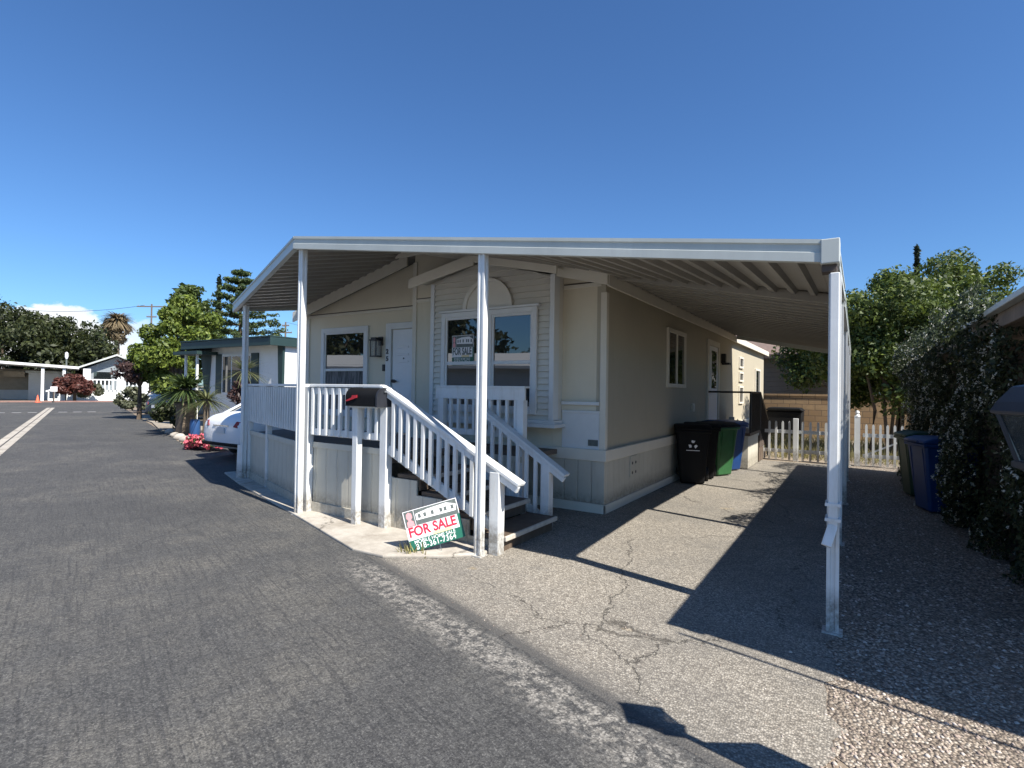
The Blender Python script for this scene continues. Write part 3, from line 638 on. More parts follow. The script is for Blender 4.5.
# ------------------------------------------------------------------ awning and carport
aw = thing('carport_awning', 'white metal awning and carport roof on slim posts around the mobile home', 'carport', (-3, 4.2, 0))
ATOP = 3.28
AX0, AX1 = -9.2, -.16
def cz(x): return 3.135 - .205*(x-XR)
def afront(x):   # front edge: street-parallel on the left of the ridge, square to the house on the right
    if x < -5.86: return 4.2 - .345*(x+5.86), 3.345 + .125*(x+5.86)
    return 4.2, 3.345 - .1462*(x+5.86)
def aback(x):
    if x < XR+.1: return (YL-.1 if x < -5.45 else YR+.05), min(roofz(x)+.05, 3.90)
    return YR+.95, cz(x)+.054
def wave(x, pitch=.195, amp=.052):
    u = (x/pitch) % 1.0
    return amp*(0 if u < .12 else (u-.12)/.12 if u < .24 else 1 if u < .76 else 1-(u-.76)/.12 if u < .88 else 0)
def canopy(x0, x1):
    br = []
    k0, k1 = math.floor(x0/.195)-1, math.ceil(x1/.195)+1
    for k_ in range(k0, k1):
        for u in (.0, .12, .24, .76, .88): 
            x = (k_+u)*.195
            if x0 < x < x1: br.append(x)
    br = [x0]+br+[x1]; m = MB(); ny = 6
    for x in br:
        y0, z0 = afront(x); y1, z1 = aback(x); wv = wave(x)
        for j in range(ny+1):
            q = j/ny; m.v.append((x, y0+(y1-y0)*q, z0+(z1-z0)*q + wv))
    for i in range(len(br)-1):
        for j in range(ny): m.f.append((i*(ny+1)+j, (i+1)*(ny+1)+j, (i+1)*(ny+1)+j+1, i*(ny+1)+j+1))
    return m
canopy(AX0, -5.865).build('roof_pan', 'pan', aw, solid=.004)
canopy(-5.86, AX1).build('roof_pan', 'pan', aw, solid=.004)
# rear carport: smooth interlocking pans running down the slope
CY0, CY1 = YR+.145, 14.95

cpn = MB(); y = CY0
while y < CY1-.01:
    y2 = min(y+.305, CY1)
    for ya, yb, dz in ((y, y+.03, -.02), (y+.03, y2, 0)):
        cpn.prism([(XR+.09, ya, cz(XR+.09)+dz), (AX1, ya, cz(AX1)+dz), (AX1, ya, cz(AX1)+.05), (XR+.09, ya, cz(XR+.09)+.05)], (0, yb-ya-.001, 0))
    y = y2
cpn.build('roof_pan', 'pan', aw)
b = MB(); b.prism([(XR-.12, YR+.06, cz(XR-.12)-.03), (XR+.10, YR+.06, cz(XR+.10)-.05), (AX1, YR+.06, cz(AX1)-.05), (AX1, YR+.06, cz(AX1)+.052), (XR-.12, YR+.06, cz(XR-.12)+.052)], (0, .08, 0)); b.build('cross_beam', 'pan', aw, bevel=.004)
b = MB(); b.prism([(XR+.14, CY1+.002, cz(XR+.14)-.10), (AX1, CY1+.002, cz(AX1)-.10), (AX1, CY1+.002, cz(AX1)+.06), (XR+.14, CY1+.002, cz(XR+.14)+.06)], (0, .06, 0)); b.build('cross_beam', 'fascia', aw, bevel=.004)
# fascias: an upper lip, a recessed channel and a lower lip
def fascia(p, q, inward, name='fascia'):
    p, q = Vector(p), Vector(q); i = Vector(inward)
    f = MB(); H = .155
    prof = [(0, -.035), (0, .028), (.012, .034), (.012, .082), (0, .09), (0, .118), (.03, .125), (.06, .118), (.06, -.035)]
    A = [p + i*u + Vector((0, 0, v)) for u, v in prof]; B = [q + i*u + Vector((0, 0, v)) for u, v in prof]
    n_ = len(prof); f.add(A+B, [tuple(range(n_)), tuple(range(n_, 2*n_))[::-1]] + [(k_, (k_+1) % n_, n_+(k_+1) % n_, n_+k_) for k_ in range(n_)])
    return f.build(name, 'fascia', aw)
def fp(x, dy=0): y, z = afront(x); return (x, y-.062+dy, z)
ya, za = afront(-5.86)
fascia((-5.885, ya-.066, za), (AX1+.02, 4.2-.066, afront(AX1)[1]), (0, 1, 0))
dv = Vector((-1, .345, 0)).normalized(); nv = Vector((.345, 1, 0)).normalized()
yl, zl = afront(AX0)
fascia((-5.89, ya-.066, za), (AX0-.02, yl-.06, zl), nv)
fascia((AX0-.03, yl-.05, zl), (AX0-.03, YL-.1, aback(AX0)[1]-.02), (1, 0, 0))
fascia((AX1+.06, 4.2-.04, afront(AX1)[1]-.005), (AX1+.06, CY0, cz(AX1)+.03), (-1, 0, 0))
fascia((AX1+.06, CY0+.003, cz(AX1)-.03), (AX1+.06, CY1+.06, cz(AX1)-.06), (-1, 0, 0))
c = MB(); zc = afront(AX1)[1]; c.box(AX1-.045, AX1+.066, 4.125, 4.29, zc-.040, zc+.124); c.build('corner_cap', 'fascia', aw, bevel=.006)
c = MB(); c.box(AX1-.04, AX1+.05, 4.165, 4.28, zc-.09, zc-.041); c.build('bracket', 'dkwood', aw, bevel=.004)
def post_mb(x, y, z1, w=.073):
    h_ = w/2; a, d_ = .016, .010    # ribbed square tube: a groove down the middle of each face
    P = []
    for (ux, uy), (vx, vy) in (((1,0),(0,-1)), ((0,1),(1,0)), ((-1,0),(0,1)), ((0,-1),(-1,0))):
        for s_, dd in ((-h_, 0), (-a, 0), (-a*.7, d_), (a*.7, d_), (a, 0)):
            P.append((x+ux*s_+vx*(h_-dd), y+uy*s_+vy*(h_-dd), .0))
    return MB().prism(P, (0, 0, z1))
posts = [(-5.83, 4.235, 3.31), (-3.03, 4.2, 2.925), (-.122, 4.235, afront(-.17)[1]-.1), (-8.75, 5.26, 2.965), (-.15, 6.74, cz(AX1)-.05), (-.14, 9.25, cz(AX1)-.06), (-.14, 11.75, cz(AX1)-.06), (-.14, 14.2, cz(AX1)-.06)]
for i, (x, y, z1) in enumerate(posts):
    o = post_mb(x, y, z1).build('post', 'white', aw)
    f = MB(); f.box(x-.06, x+.06, y-.06, y+.06, .004, .016); f.build('foot_plate', 'white', o)
# flared foot of the far-left post
f = MB(); f.prism([(-8.80, 5.21, .016), (-8.70, 5.21, .016), (-8.71, 5.22, .6), (-8.79, 5.22, .6)], (-.05, -.01, 0)); f.build('foot_brace', 'white', aw)
# downspout on the near right post
dsp = MB(); dsp.box(-.150, -.094, 4.150, 4.192, .70, zc-.10)
dsp.prism([(-.255, 4.20, .70), (-.19, 4.20, .70), (-.19, 4.27, .70), (-.255, 4.27, .70)], (.0, -.01, -.05)) if False else None
dsp.bar((-.122, 4.170, .73), (-.158, 4.12, .60), .06, .05, (0, 1, 0))
ds = dsp.build('downspout', 'white', aw, bevel=.006)
k = MB(); k.box(-.168, -.076, 4.142, 4.28, .76, .78); k.build('strap', 'white', ds); k = MB(); k.box(-.168, -.076, 4.142, 4.28, .86, .88); k.build('strap', 'white', ds)

# ------------------------------------------------------------------ porch deck with steps
pd_ = thing('porch_deck', 'raised porch with white railings, beige skirting and brown steps down to the drive', 'porch', (-4.46, 4.4, 0))
DZ = .80
L0 = Vector((-5.83, 4.40, 0)); L1 = Vector((-8.80, 5.40, 0)); SX0 = -4.46; SY0, SY1 = 4.40, 5.48
fl = MB(); fl.prism([(-5.8, 4.45, DZ-.06), (SX0, 4.45, DZ-.06), (SX0, 5.62, DZ-.06), (-3.42, 5.62, DZ-.06), (-3.42, YR-.05, DZ-.06), (XS-.03, YR-.05, DZ-.06), (XS-.03, YL-.05, DZ-.06), (XL+.1, YL-.05, DZ-.06), (-8.75, 5.45, DZ-.06)], (0, 0, .06)); fl.build('deck_floor', 'deckfloor', pd_)
def panel(p, q, z0, z1, name='skirt_panel', mat='skirt_f'):
    m = MB(); p, q = Vector(p), Vector(q); mid = (z0+z1)/2
    m.bar(p+Vector((0,0,mid)), q+Vector((0,0,mid)), .03, z1-z0); o = m.build(name, mat, pd_)
    e = MB(); d_ = (q-p).normalized(); nn = Vector((-d_.y, d_.x, 0))
    if nn.y > 0: nn = -nn
    o2 = nn*.022
    e.bar(p+o2+Vector((0,0,z1-.03)), q+o2+Vector((0,0,z1-.03)), .02, .07); e.build('panel_cap', 'skirt_trim', o, bevel=.003); e = MB(); e.bar(p+o2+Vector((0,0,z0+.06)), q+o2+Vector((0,0,z0+.06)), .02, .12)
    e.build('panel_trim', 'skirt_trim', o, bevel=.003); return o
PZ = .90
panel((-5.78, 4.42, 0), (-4.97, 4.42, 0), .03, PZ); panel((-4.93, 4.42, 0), (-4.50, 4.42, 0), .03, PZ)
lm = L0.lerp(L1, .62)
panel(L0+(L1-L0)*.02, lm-(L1-L0)*.015, .03, PZ-.04); panel(lm+(L1-L0)*.015, L1-(L1-L0)*.01, .03, PZ-.06)
def railpost(x, y, z0, z1, w=.09, name='newel_post', rz=0, mat='white'):
    m = MB(); c_, s_ = math.cos(rz)*w/2, math.sin(rz)*w/2
    m.prism([(x-c_+s_, y-s_-c_, z0), (x+c_+s_, y+s_-c_, z0), (x+c_-s_, y+s_+c_, z0), (x-c_-s_, y-s_+c_, z0)], (0, 0, z1-z0)); return m.build(name, mat, pd_, bevel=.005)
railpost(-5.83, 4.36, 0, 1.60); railpost(SX0, 4.36, 0, 1.60, .10); railpost(lm.x, lm.y, 0, 1.60, .08, rz=-.325); railpost(-8.72, 5.36, 0, 1.60, .08, rz=-.325)
def railing(p, q, zt, zb, pitch=.125, capw=.11, bal='baluster', matt='white'):
    p, q = Vector(p), Vector(q); d_ = (q-p).normalized(); L = (q-p).length
    m = MB(); m.bar(p+Vector((0,0,zt+.017)), q+Vector((0,0,zt+.017)), capw, .034); m.bar(p+Vector((0,0,zt-.05)), q+Vector((0,0,zt-.05)), .04, .085); m.build('top_rail', matt, pd_, bevel=.005)
    m = MB(); m.bar(p+Vector((0,0,zb+.04)), q+Vector((0,0,zb+.04)), .04, .085); m.build('bottom_rail', matt, pd_, bevel=.004)
    n_ = max(2, int(L/pitch)); first = None
    for i in range(n_):
        c_ = p + d_*(L*(i+.5)/n_)
        if first is None:
            m = MB(); nn = Vector((-d_.y, d_.x, 0))*(.032 if True else 0)
            if nn.y > 0: nn = -nn
            m.bar(c_+nn+Vector((0,0,zb+.01)), c_+nn+Vector((0,0,zt-.012)), .04, .038, d_); first = m.build(bal, matt, pd_); c0 = c_
        else: copy_part(first, c_-c0)
railing((-5.76, 4.36, 0), (SX0-.05, 4.36, 0), 1.60, 1.00)
railing((-5.88, 4.40, 0), lm+Vector((0, -.03, 0)), 1.60, 1.00, .11); railing(lm+Vector((0, -.03, 0)), (-8.76, 5.37, 0), 1.599, 1.00, .11)
# railing box in front of the bay
railpost(-4.72, 5.65, .0, 1.47, .10); railpost(-3.46, 5.65, .0, 1.47, .10)
m = MB(); m.box(-4.80, -3.39, 5.60, 5.63, 1.47, 1.62); m.box(-4.80, -3.39, 5.59, 5.72, 1.62, 1.645); m.build('top_rail', 'white', pd_, bevel=.004)
m = MB(); m.box(-4.67, -3.51, 5.63, 5.67, 1.0, 1.08); m.build('bottom_rail', 'white', pd_, bevel=.004)
first = None
for i in range(9):
    x = -4.56 + i*.128
    if first is None: first = MB().box(x-.018, x+.018, 5.612, 5.65, 1.02, 1.47).build('baluster', 'white', pd_); x0 = x
    else: copy_part(first, (x-x0, 0, 0))
panel((-4.42, 5.62, 0), (-3.42, 5.62, 0), .02, DZ-.02)
# steps
RUN, RISE = .36, .16
for i in range(4):
    zt = RISE*(i+1); xf = -2.86 - RUN*i; xb = xf-RUN-.03
    m = MB(); m.box(xb, xf-.03, SY0+.02, SY1-.0, zt-.045, zt); tr = m.build('step', 'step', pd_, bevel=.004)
    m = MB(); m.box(xf-.03, xf, SY0+.015, SY1+.005, zt-.045, zt+.002); m.build('nosing', 'nosing', tr, bevel=.006)
    m = MB(); m.box(xf-.075, xf-.055, SY0+.03, SY1-.02, zt-RISE+.003, zt-.046); m.build('riser', 'step', tr)
m = MB(); pts = [(SX0+.05, SY0, .03), (-2.97, SY0, .03), (-2.97, SY0, .13)]
for i in range(4):
    xf = -2.86-RUN*i; pts += [(xf-.10-.07 if i == 0 else xf-.09, SY0, RISE*(i+1)-.05), (xf-RUN-.09, SY0, RISE*(i+1)-.05)]
pts.append((SX0+.05, SY0, .60))
m.prism([(x, SY0+.005, z) for x, _, z in pts if x >= SX0+.05-1e-6], (0, .025, 0)); m.build('step_skirt', 'skirt_f', pd_)
def handrail(x0, z0, x1, z1, y, xb0, zb0, xb1, zb1, n_, side):
    m = MB(); sl = (z1-z0)/(x1-x0)
    m.bar((x0, y, z0), (x1, y, z1), .13, .034); m.build('handrail', 'white', pd_, bevel=.005)
    m = MB(); m.bar((x0+.01, y+side*.03, z0-.05), (x1-.02, y+side*.03, z1-.05), .04, .06); m.build('under_rail', 'white', pd_, bevel=.004)
    m = MB(); m.bar((xb0, y, zb0), (xb1, y, zb1), .04, .10); m.build('stair_stringer', 'white', pd_, bevel=.004)
    slb = (zb1-zb0)/(xb1-xb0)
    for i in range(n_):
        x = xb0 + .05 + (xb1-.12-xb0-.05)*(i+.5)/n_
        zt_ = z0+sl*(x-x0)-.05; zb_ = zb0+slb*(x-xb0)-.03
        MB().box(x-.02, x+.02, y-.055, y-.021, zb_, zt_).build('baluster', 'white', pd_)
handrail(SX0-.04, 1.615, -2.66, .70, 4.36, SX0+.05, .915, -2.93, .235, 12, -1)
railpost(-2.93, 4.345, 0, .80, .11)
m = MB(); m.box(-3.06, -2.99, 4.39, 4.47, .62, .74); m.build('rail_block', 'white', pd_, bevel=.004)
handrail(-4.02, 1.40, -2.77, .63, 5.53, -4.02, .58, -2.98, .06, 7, -1)
railpost(-3.03, 5.53, 0, .74, .11)

# ------------------------------------------------------------------ mailbox
mb_ = thing('mailbox', 'black barrel mailbox with red flag on white post before the porch railing', 'mailbox', (-4.83, 4.27, 0))
MB().box(-4.87, -4.79, 4.23, 4.31, 0, 1.37).build('post', 'white', mb_, bevel=.005)
MB().box(-4.90, -4.46, 4.20, 4.34, 1.37, 1.39).build('support_board', 'white', mb_, bevel=.003)
def dome(x0, x1, y, z, wr, hs, n_=14):
    P = [(x0, y-wr, z), (x0, y+wr, z)] + [(x0, y+wr*math.cos(a), z+hs+wr*math.sin(a)) for a in [PI*i/n_ for i in range(n_+1)]]
    return MB().prism(P, (x1-x0, 0, 0))
bx = dome(-4.89, -4.43, 4.27, 1.39, .105, .10).build('mailbox_body', 'blackplastic', mb_, smooth=True)
dome(-4.428, -4.405, 4.27, 1.385, .11, .105).build('mailbox_door', 'lamp', mb_, smooth=True)
MB().box(-4.404, -4.385, 4.255, 4.285, 1.55, 1.57).build('latch', 'chrome', mb_)
dome(-4.915, -4.892, 4.27, 1.388, .108, .102).build('rear_rim', 'blackplastic', mb_, smooth=True)
m = MB(); m.prism([(-4.91, 4.155, 1.45), (-4.89, 4.155, 1.44), (-4.72, 4.155, 1.485), (-4.72, 4.155, 1.515), (-4.80, 4.155, 1.51), (-4.81, 4.155, 1.485)], (0, .006, 0)); m.build('flag', 'red', mb_)

# ------------------------------------------------------------------ for sale signs
def sale_sign(root, c, rx, ry, w_, h_, big='sign_red', wires=True):
    c, rx, ry = Vector(c), Vector(rx).normalized(), Vector(ry).normalized(); nz = rx.cross(ry)
    def P(u, v, k_=0): return c + rx*(u-.5)*w_ + ry*(v-.5)*h_ + nz*k_
    def patch(name, poly, mat, lvl, parent, th=.0012):
        m_ = MB(); m_.prism([P(u, v, lvl) for u, v in poly], nz*th); return m_.build(name, mat, parent)
    R4 = lambda a, b, c_, d_: [(a, c_), (b, c_), (b, d_), (a, d_)]
    bd = patch('sign_board', R4(0, 1, 0, 1), 'sign_white', -.004, root, .005)
    patch('photo_background', R4(.20, .985, .60, .985), 'sign_grey', .001, bd)
    patch('house_picture', [(.22, .72), (.95, .70), (.97, .86), (.80, .95), (.45, .93), (.22, .88)], 'sign_white', .0022, bd)
    for u in (.26, .36, .50, .66, .74, .87): patch('house_picture', R4(u, u+.05, .76, .86), 'sign_grey', .0034, bd)
    patch('portrait_background', R4(.015, .19, .60, .985), 'sign_grey', .001, bd)
    patch('portrait', [(.04, .61), (.17, .61), (.16, .72), (.12, .76), (.155, .82), (.15, .92), (.10, .96), (.055, .92), (.05, .82), (.08, .76), (.045, .72)], 'sign_pink', .0022, bd)
    patch('yellow_strip', R4(.45, .80, .27, .34), 'sign_yellow', .001, bd)
    patch('green_band', R4(0, 1, 0, .27), 'sign_green', .001, bd)
    patch('side_strip', R4(.945, 1, .27, .60), 'sign_green', .001, bd)
    text('lettering', 'FOR SALE', h_*.33, P(.03, .355, .003), rx, ry, big, bd, .001, xs=w_*.91/(h_*.33*4.45))
    text('lettering', 'MOBILE HOME SALE', h_*.125, P(.09, .165, .003), rx, ry, 'sign_white', bd, .001, xs=w_*.80/(h_*.125*9.4), bold=.006)
    text('lettering', '818-361-7364', h_*.19, P(.10, .025, .003), rx, ry, 'sign_white', bd, .001, xs=w_*.80/(h_*.19*6.6), spacing=1.08, bold=.008)
    if wires:
        m_ = MB()
        for u in (.10, .52): m_.tube([P(u, .5, -.009), P(u, -.02, -.009), P(u, -.25, -.009)], .003, 6)
        m_.build('wire_stake', 'chrome', root)
    return bd
SP = Vector((-3.47, 4.02, 0))
ss = thing('for_sale_sign', 'tilted red and green FOR SALE yard sign on wire stakes beside the steps', 'sign', SP)
vdir = Vector((SP.x, SP.y, 0)).normalized(); srx = Vector((vdir.y, -vdir.x, 0))   # faces the street corner
tl = math.radians(15); back = Vector((0, 0, 1))*.97 + vdir*.22
rx = srx*math.cos(tl) + back*math.sin(tl); ry = (back*math.cos(tl) - srx*math.sin(tl))
sale_sign(ss, SP + srx*.02 + Vector((0, 0, .275)), rx, ry, .535, .385)
s2 = thing('for_sale_sign', 'FOR SALE sign stuck on the glass of the bay window', 'sign', (-4.88, BY-.05, 2.15))
sale_sign(s2, (-4.88, BY-.052, 2.17), (1, 0, .01), (-.01, 0, 1), .40, .44, 'sign_grey', wires=False)

# ------------------------------------------------------------------ wheeled bins
def bin_(name, label, loc, rz, body, lid, logo=False, group='wheeled rubbish bins'):
    t_ = thing(name, label, 'bin', loc, rz, group)
    m_ = MB(); B = [(-.20, -.22), (.20, -.22), (.20, .24), (-.20, .24)]; T = [(-.28, -.31), (.28, -.31), (.28, .36), (-.28, .36)]
    levels = [(0, .02), (.08, .10), (.8, .80), (1.0, .94)]; vs = []
    for q, z_ in levels: vs += [(b_[0]+(t2[0]-b_[0])*q, b_[1]+(t2[1]-b_[1])*q, z_) for b_, t2 in zip(B, T)]
    fs = [(3, 2, 1, 0), (12, 13, 14, 15)]
    for i in range(3):
        for k_ in range(4): fs.append((i*4+k_, i*4+(k_+1) % 4, i*4+4+(k_+1) % 4, i*4+4+k_))
    m_.add(vs, fs); m_.build('bin_body', body, t_, bevel=.03, smooth=True, local=True)
    m_ = MB(); m_.box(-.30, .30, -.33, .38, .90, .945); m_.build('rim', body, t_, bevel=.012, smooth=True, local=True)
    m_ = MB(); m_.prism([(-.305, -.345, .948), (-.305, .40, .948), (-.305, .38, 1.0), (-.305, .20, 1.035), (-.305, -.20, 1.03), (-.305, -.33, .99)], (.61, 0, 0))
    m_.build('lid', lid, t_, bevel=.018, smooth=True, local=True)
    m_ = MB(); m_.tube([(-.24, .40, .93), (-.24, .46, .95), (.24, .46, .95), (.24, .40, .93)], .017, 8); m_.build('handle', body, t_, local=True)
    for sx in (-.27, .27):
        m_ = MB(); m_.tube([(sx-.025, .27, .125), (sx+.025, .27, .125)], .125, 18); m_.build('wheel', 'tyre', t_, bevel=.01, smooth=True, local=True)
    for sx in (-.17, .17):
        m_ = MB(); m_.prism([(sx-.012, -.232, .14), (sx+.012, -.232, .14), (sx+.014, -.309, .88), (sx-.014, -.309, .88)], (0, .02, 0)); m_.build('rib', body, t_, local=True)
        m_ = MB(); m_.tube([(sx-.05, .405, .965), (sx+.05, .405, .965)], .022, 8); m_.build('hinge', body, t_, local=True)
    m_ = MB(); m_.box(-.13, .13, -.345, -.31, .955, .985); m_.build('lid_grip', lid, t_, bevel=.008, local=True)
    if logo:
        m_ = MB()
        for k_ in range(3):
            a = PI/2 + k_*2*PI/3; 
            def q(ang, rr): return (rr*math.cos(ang), -.30, .70+rr*math.sin(ang))
            P = [q(a-.5, .035), q(a-.5, .075), q(a+.25, .08), q(a+.55, .055), q(a+.25, .03)]
            m_.prism(P, (0, .012, 0))
        m_.box(-.11, .11, -.298, -.285, .595, .605)
        m_.build('recycling_mark', 'sign_white', t_, local=True)
    return t_
bin_('wheeled_bin', 'black wheeled bin with white recycling mark, nearest along the house side', (-2.44, 9.78, 0), .3, 'blackplastic', 'blackplastic', True)
bin_('wheeled_bin', 'black wheeled bin half hidden between the marked black bin and the house wall', (-2.44, 10.45, 0), .35, 'blackplastic', 'blackplastic')
bin_('wheeled_bin', 'green wheeled bin with black lid standing between black and blue bins', (-2.30, 11.02, 0), 1.1, 'greenplastic', 'blackplastic')
bin_('wheeled_bin', 'blue wheeled bin at the end of the row beside the house', (-2.28, 11.85, 0), 1.1, 'blueplastic', 'blueplastic')
bin_('wheeled_bin', 'dark green wheeled bin behind a blue bin beside the jasmine hedge', (.92, 10.75, 0), -1.35, 'dkgreen', 'dkgreen')
bin_('wheeled_bin', 'blue wheeled bin standing in front of the white flowering jasmine hedge', (1.0, 9.5, 0), -1.25, 'blueplastic', 'blueplastic')

# ------------------------------------------------------------------ side steps with iron rail
st = thing('side_steps', 'side door landing with thin black railing behind the wheeled bins', 'steps', (-2.3, 13, 0))
MB().box(XR+.05, -1.86, 12.2, 13.6, .70, .76).build('landing', 'step', st)
MB().box(XR+.06, -1.90, 12.22, 13.58, .02, .70).build('landing_skirt', 'skirt_s', st)
for i in range(4):
    MB().box(XR+.05, -1.88, 13.62+i*.29, 13.92+i*.29, .02, .76-.15*(i+1)).build('step', 'step', st)
m = MB(); m.tube([(-1.86, 12.22, 1.62), (-1.86, 13.6, 1.62), (-1.86, 14.9, .95)], .02, 8); m.tube([(XR+.05, 12.22, 1.62), (-1.86, 12.22, 1.62)], .02, 8)
for y_, z0, z1 in ((12.22, .76, 1.62), (13.6, .76, 1.62), (14.9, .05, .95)): m.tube([(-1.86, y_, z0), (-1.86, y_, z1)], .018, 8)
m.build('railing', 'black', st, smooth=True)
m = MB()
for i in range(11):
    y_ = 12.35+i*.12; m.box(-1.868, -1.852, y_-.008, y_+.008, .76, 1.61)
for i in range(10):
    y_ = 13.7+i*.12; zt = 1.57-.515*(y_-13.7); m.box(-1.868, -1.852, y_-.008, y_+.008, max(.05, zt-.85), zt)
m.build('railing_bars', 'black', st)
MB().box(-1.885, -1.87, 13.65, 14.6, .35, 1.25).build('lattice_panel', 'dkwood', st)

# ------------------------------------------------------------------ picket fence and gate
def picket_run(root, x0, x1, y, n_, h_, mat='white'):
    m_ = MB(); m_.box(x0, x1, y+.018, y+.05, .20, .28); m_.box(x0, x1, y+.018, y+.05, .66, .74); m_.build('rail', mat, root)
    first_ = None
    for i in range(n_):
        x = x0+(x1-x0)*(i+.5)/n_
        if first_ is None:
            first_ = MB().prism([(x-.024, y, .03), (x+.024, y, .03), (x+.024, y, h_-.04), (x+.014, y, h_-.01), (x, y, h_), (x-.014, y, h_-.01), (x-.024, y, h_-.04)], (0, .018, 0)).build('picket', mat, root); xx = x
        else: copy_part(first_, (x-xx, 0, 0))
FY = 14.35
fe = thing('picket_fence', 'low white picket fence across the back of the drive', 'fence', (-1.6, FY, 0))
picket_run(fe, -2.55, -1.25, FY, 9, .95); picket_run(fe, -1.12, -.18, FY, 6, .95)
MB().box(-1.245, -1.135, FY-.03, FY+.06, 0, 1.02).build('post', 'white', fe, bevel=.006); MB().box(-2.68, -2.56, FY-.03, FY+.06, 0, 1.0).build('post', 'white', fe, bevel=.006)
ga = thing('picket_gate', 'white picket gate with diagonal brace beside the jasmine hedge', 'gate', (.5, FY, 0))
picket_run(ga, .14, 1.05, FY, 7, .95); m = MB(); m.bar((.16, FY+.06, .24), (1.03, FY+.06, .70), .03, .07, (0, 1, 0)); m.build('brace', 'white', ga)
m = MB(); m.box(-.02, .09, FY-.05, FY+.06, 0, 1.12); m.lathe([(.06, 1.12), (.03, 1.17), (.045, 1.2), (.03, 1.24), (.005, 1.25)], (.035, FY, 0), 10); m.build('gate_post', 'white', ga)

# ------------------------------------------------------------------ back wall, yard, things beyond
bw = MB(); bw.box(-4.5, 9, 22.2, 22.4, 0, 1.53); bw.box(-4.5, 9, 22.17, 22.43, 1.532, 1.60); tag(bw.build('block_wall', 'block'), 'tan slump block wall across the back yard', 'wall')
hb = thing('storage_bin', 'black plastic storage chest standing against the tan block wall', 'storage box', (-1.6, 21.2, 0))
MB().prism([(-2.62, 20.8, .02), (-1.56, 20.8, .02), (-1.52, 20.8, 1.0), (-2.66, 20.8, 1.0)], (0, .8, 0)).build('chest_body', 'blackplastic', hb, bevel=.05, smooth=True)
MB().prism([(-2.69, 20.75, 1.005), (-1.49, 20.75, 1.005), (-1.60, 20.75, 1.12), (-2.58, 20.75, 1.12)], (0, .92, 0)).build('lid', 'blackplastic', hb, bevel=.03, smooth=True)
def tuftmesh(n_, region, h0, h1, seed):
    r_ = np.random.default_rng(seed); V_ = []; 
    for i in range(n_):
        x, y_ = region(r_); hgt = h0+(h1-h0)*r_.random(); a = r_.random()*6.28; w_ = .006+.006*r_.random(); lx, ly = r_.normal(size=2)*hgt*.35
        dx, dy = math.cos(a)*w_, math.sin(a)*w_
        V_ += [(x-dx, y_-dy, 0), (x+dx, y_+dy, 0), (x+lx+dx*.2, y_+ly+dy*.2, hgt), (x+lx-dx*.2, y_+ly-dy*.2, hgt)]
    return np.array(V_, float), np.arange(4*n_).reshape(n_, 4)
V, Q = tuftmesh(5000, lambda r_: (-2.7+4.2*r_.random(), 14.9+6*r_.random()), .05, .32, 11); struct(fastmesh('grass', V, Q, 'grassblade'), 'stuff')
V, Q = tuftmesh(60, lambda r_: (-3.58+.12*r_.normal()*.6, 3.86+.10*r_.normal()*.4), .03, .13, 12); wd = fastmesh('weed_tuft', V, Q, 'grassblade'); tag(wd, 'small dry weed tuft at the foot of the yard sign', 'weed')
# house behind the wall
bh = thing('neighbour_house', 'brown sided house with red tile roof behind the block wall', 'house', (-2, 29, 0))
MB().box(-9, .6, 27.5, 34, 0, 3.3).build('wall', 'brownsiding', bh)
MB().prism([(-9.6, 26.9, 3.25), (1.2, 26.9, 3.25), (1.2, 30.5, 4.7), (-9.6, 30.5, 4.7)], (0, 0, .15)).build('roof', 'tileroof', bh)
MB().box(.2, .66, 27.4, 27.5, 0, 3.2).build('corner_board', 'white_clean', bh)
MB().box(-9.6, 1.2, 26.86, 26.9, 3.2, 3.36).build('fascia', 'dkwood', bh)
rh = thing('white_shed', 'small white building glimpsed under the leafy tree by the gate', 'shed', (4, 28, 0))
MB().box(2.6, 7, 26.5, 30, 0, 2.3).build('wall', 'white_clean', rh); MB().box(2.3, 7.3, 26.2, 30.3, 2.303, 2.5).build('roof', 'tileroof', rh)
for k_ in range(3): MB().box(3.0+k_*1.2, 3.7+k_*1.2, 26.46, 26.5, .9, 1.9).build('window', 'glass', rh)

# trees at the back
c = dist(918, 18.0); tree('broad leafy bright green tree with many stems by the back gate', (1.6, 17.6, 0), (c.x-.25, c.y, 2.95), 1.95, 1.8, 2.05, 60, .55, 36000, .095, 'leaf_ficus', .10, 21, low=-.95, trunk_h=.7, shell=.15)
ms = MB(); r_ = random.Random(5)
for i in range(9):
    x, y_ = .55+r_.uniform(-.35, .55), 17.3+r_.uniform(-.4, .4); ms.tube([(x, y_, 0), (x+r_.uniform(-.15, .15), y_, 1.2), (x+r_.uniform(-.5, .6), y_+r_.uniform(-.3, .3), 3.2)], [.05, .04, .02], 6)
sh = thing('multi_stem_shrub', 'thicket of bare brown stems with dark leaves behind the picket gate', 'shrub', (.6, 17.3, 0)); ms.build('trunk', 'trunk', sh, smooth=True)
cs, rd = clumpy((.8, 17.3, 2.9), 1.2, .8, 1.1, 22, .4, 8); V, Q = leaves(cs, rd, 6500, .10, seed=8, shell=.3); fastmesh('crown', V, Q, 'leaf_mid', sh)
tree('dark dense tree overhanging the block wall behind the carport', (-.3, 25.4, 0), (-.35, 25.2, 3.4), 2.4, 1.6, 1.9, 60, .62, 20000, .13, 'leaf_ficus', .14, 22, low=-.8)
tree('grey green olive tree far beyond the tile roofed house', dist(770, 42), dist(768, 42, 5.0), 3.2, 3, 2.6, 30, 1.0, 4000, .35, 'leaf_grey', .2, 23)
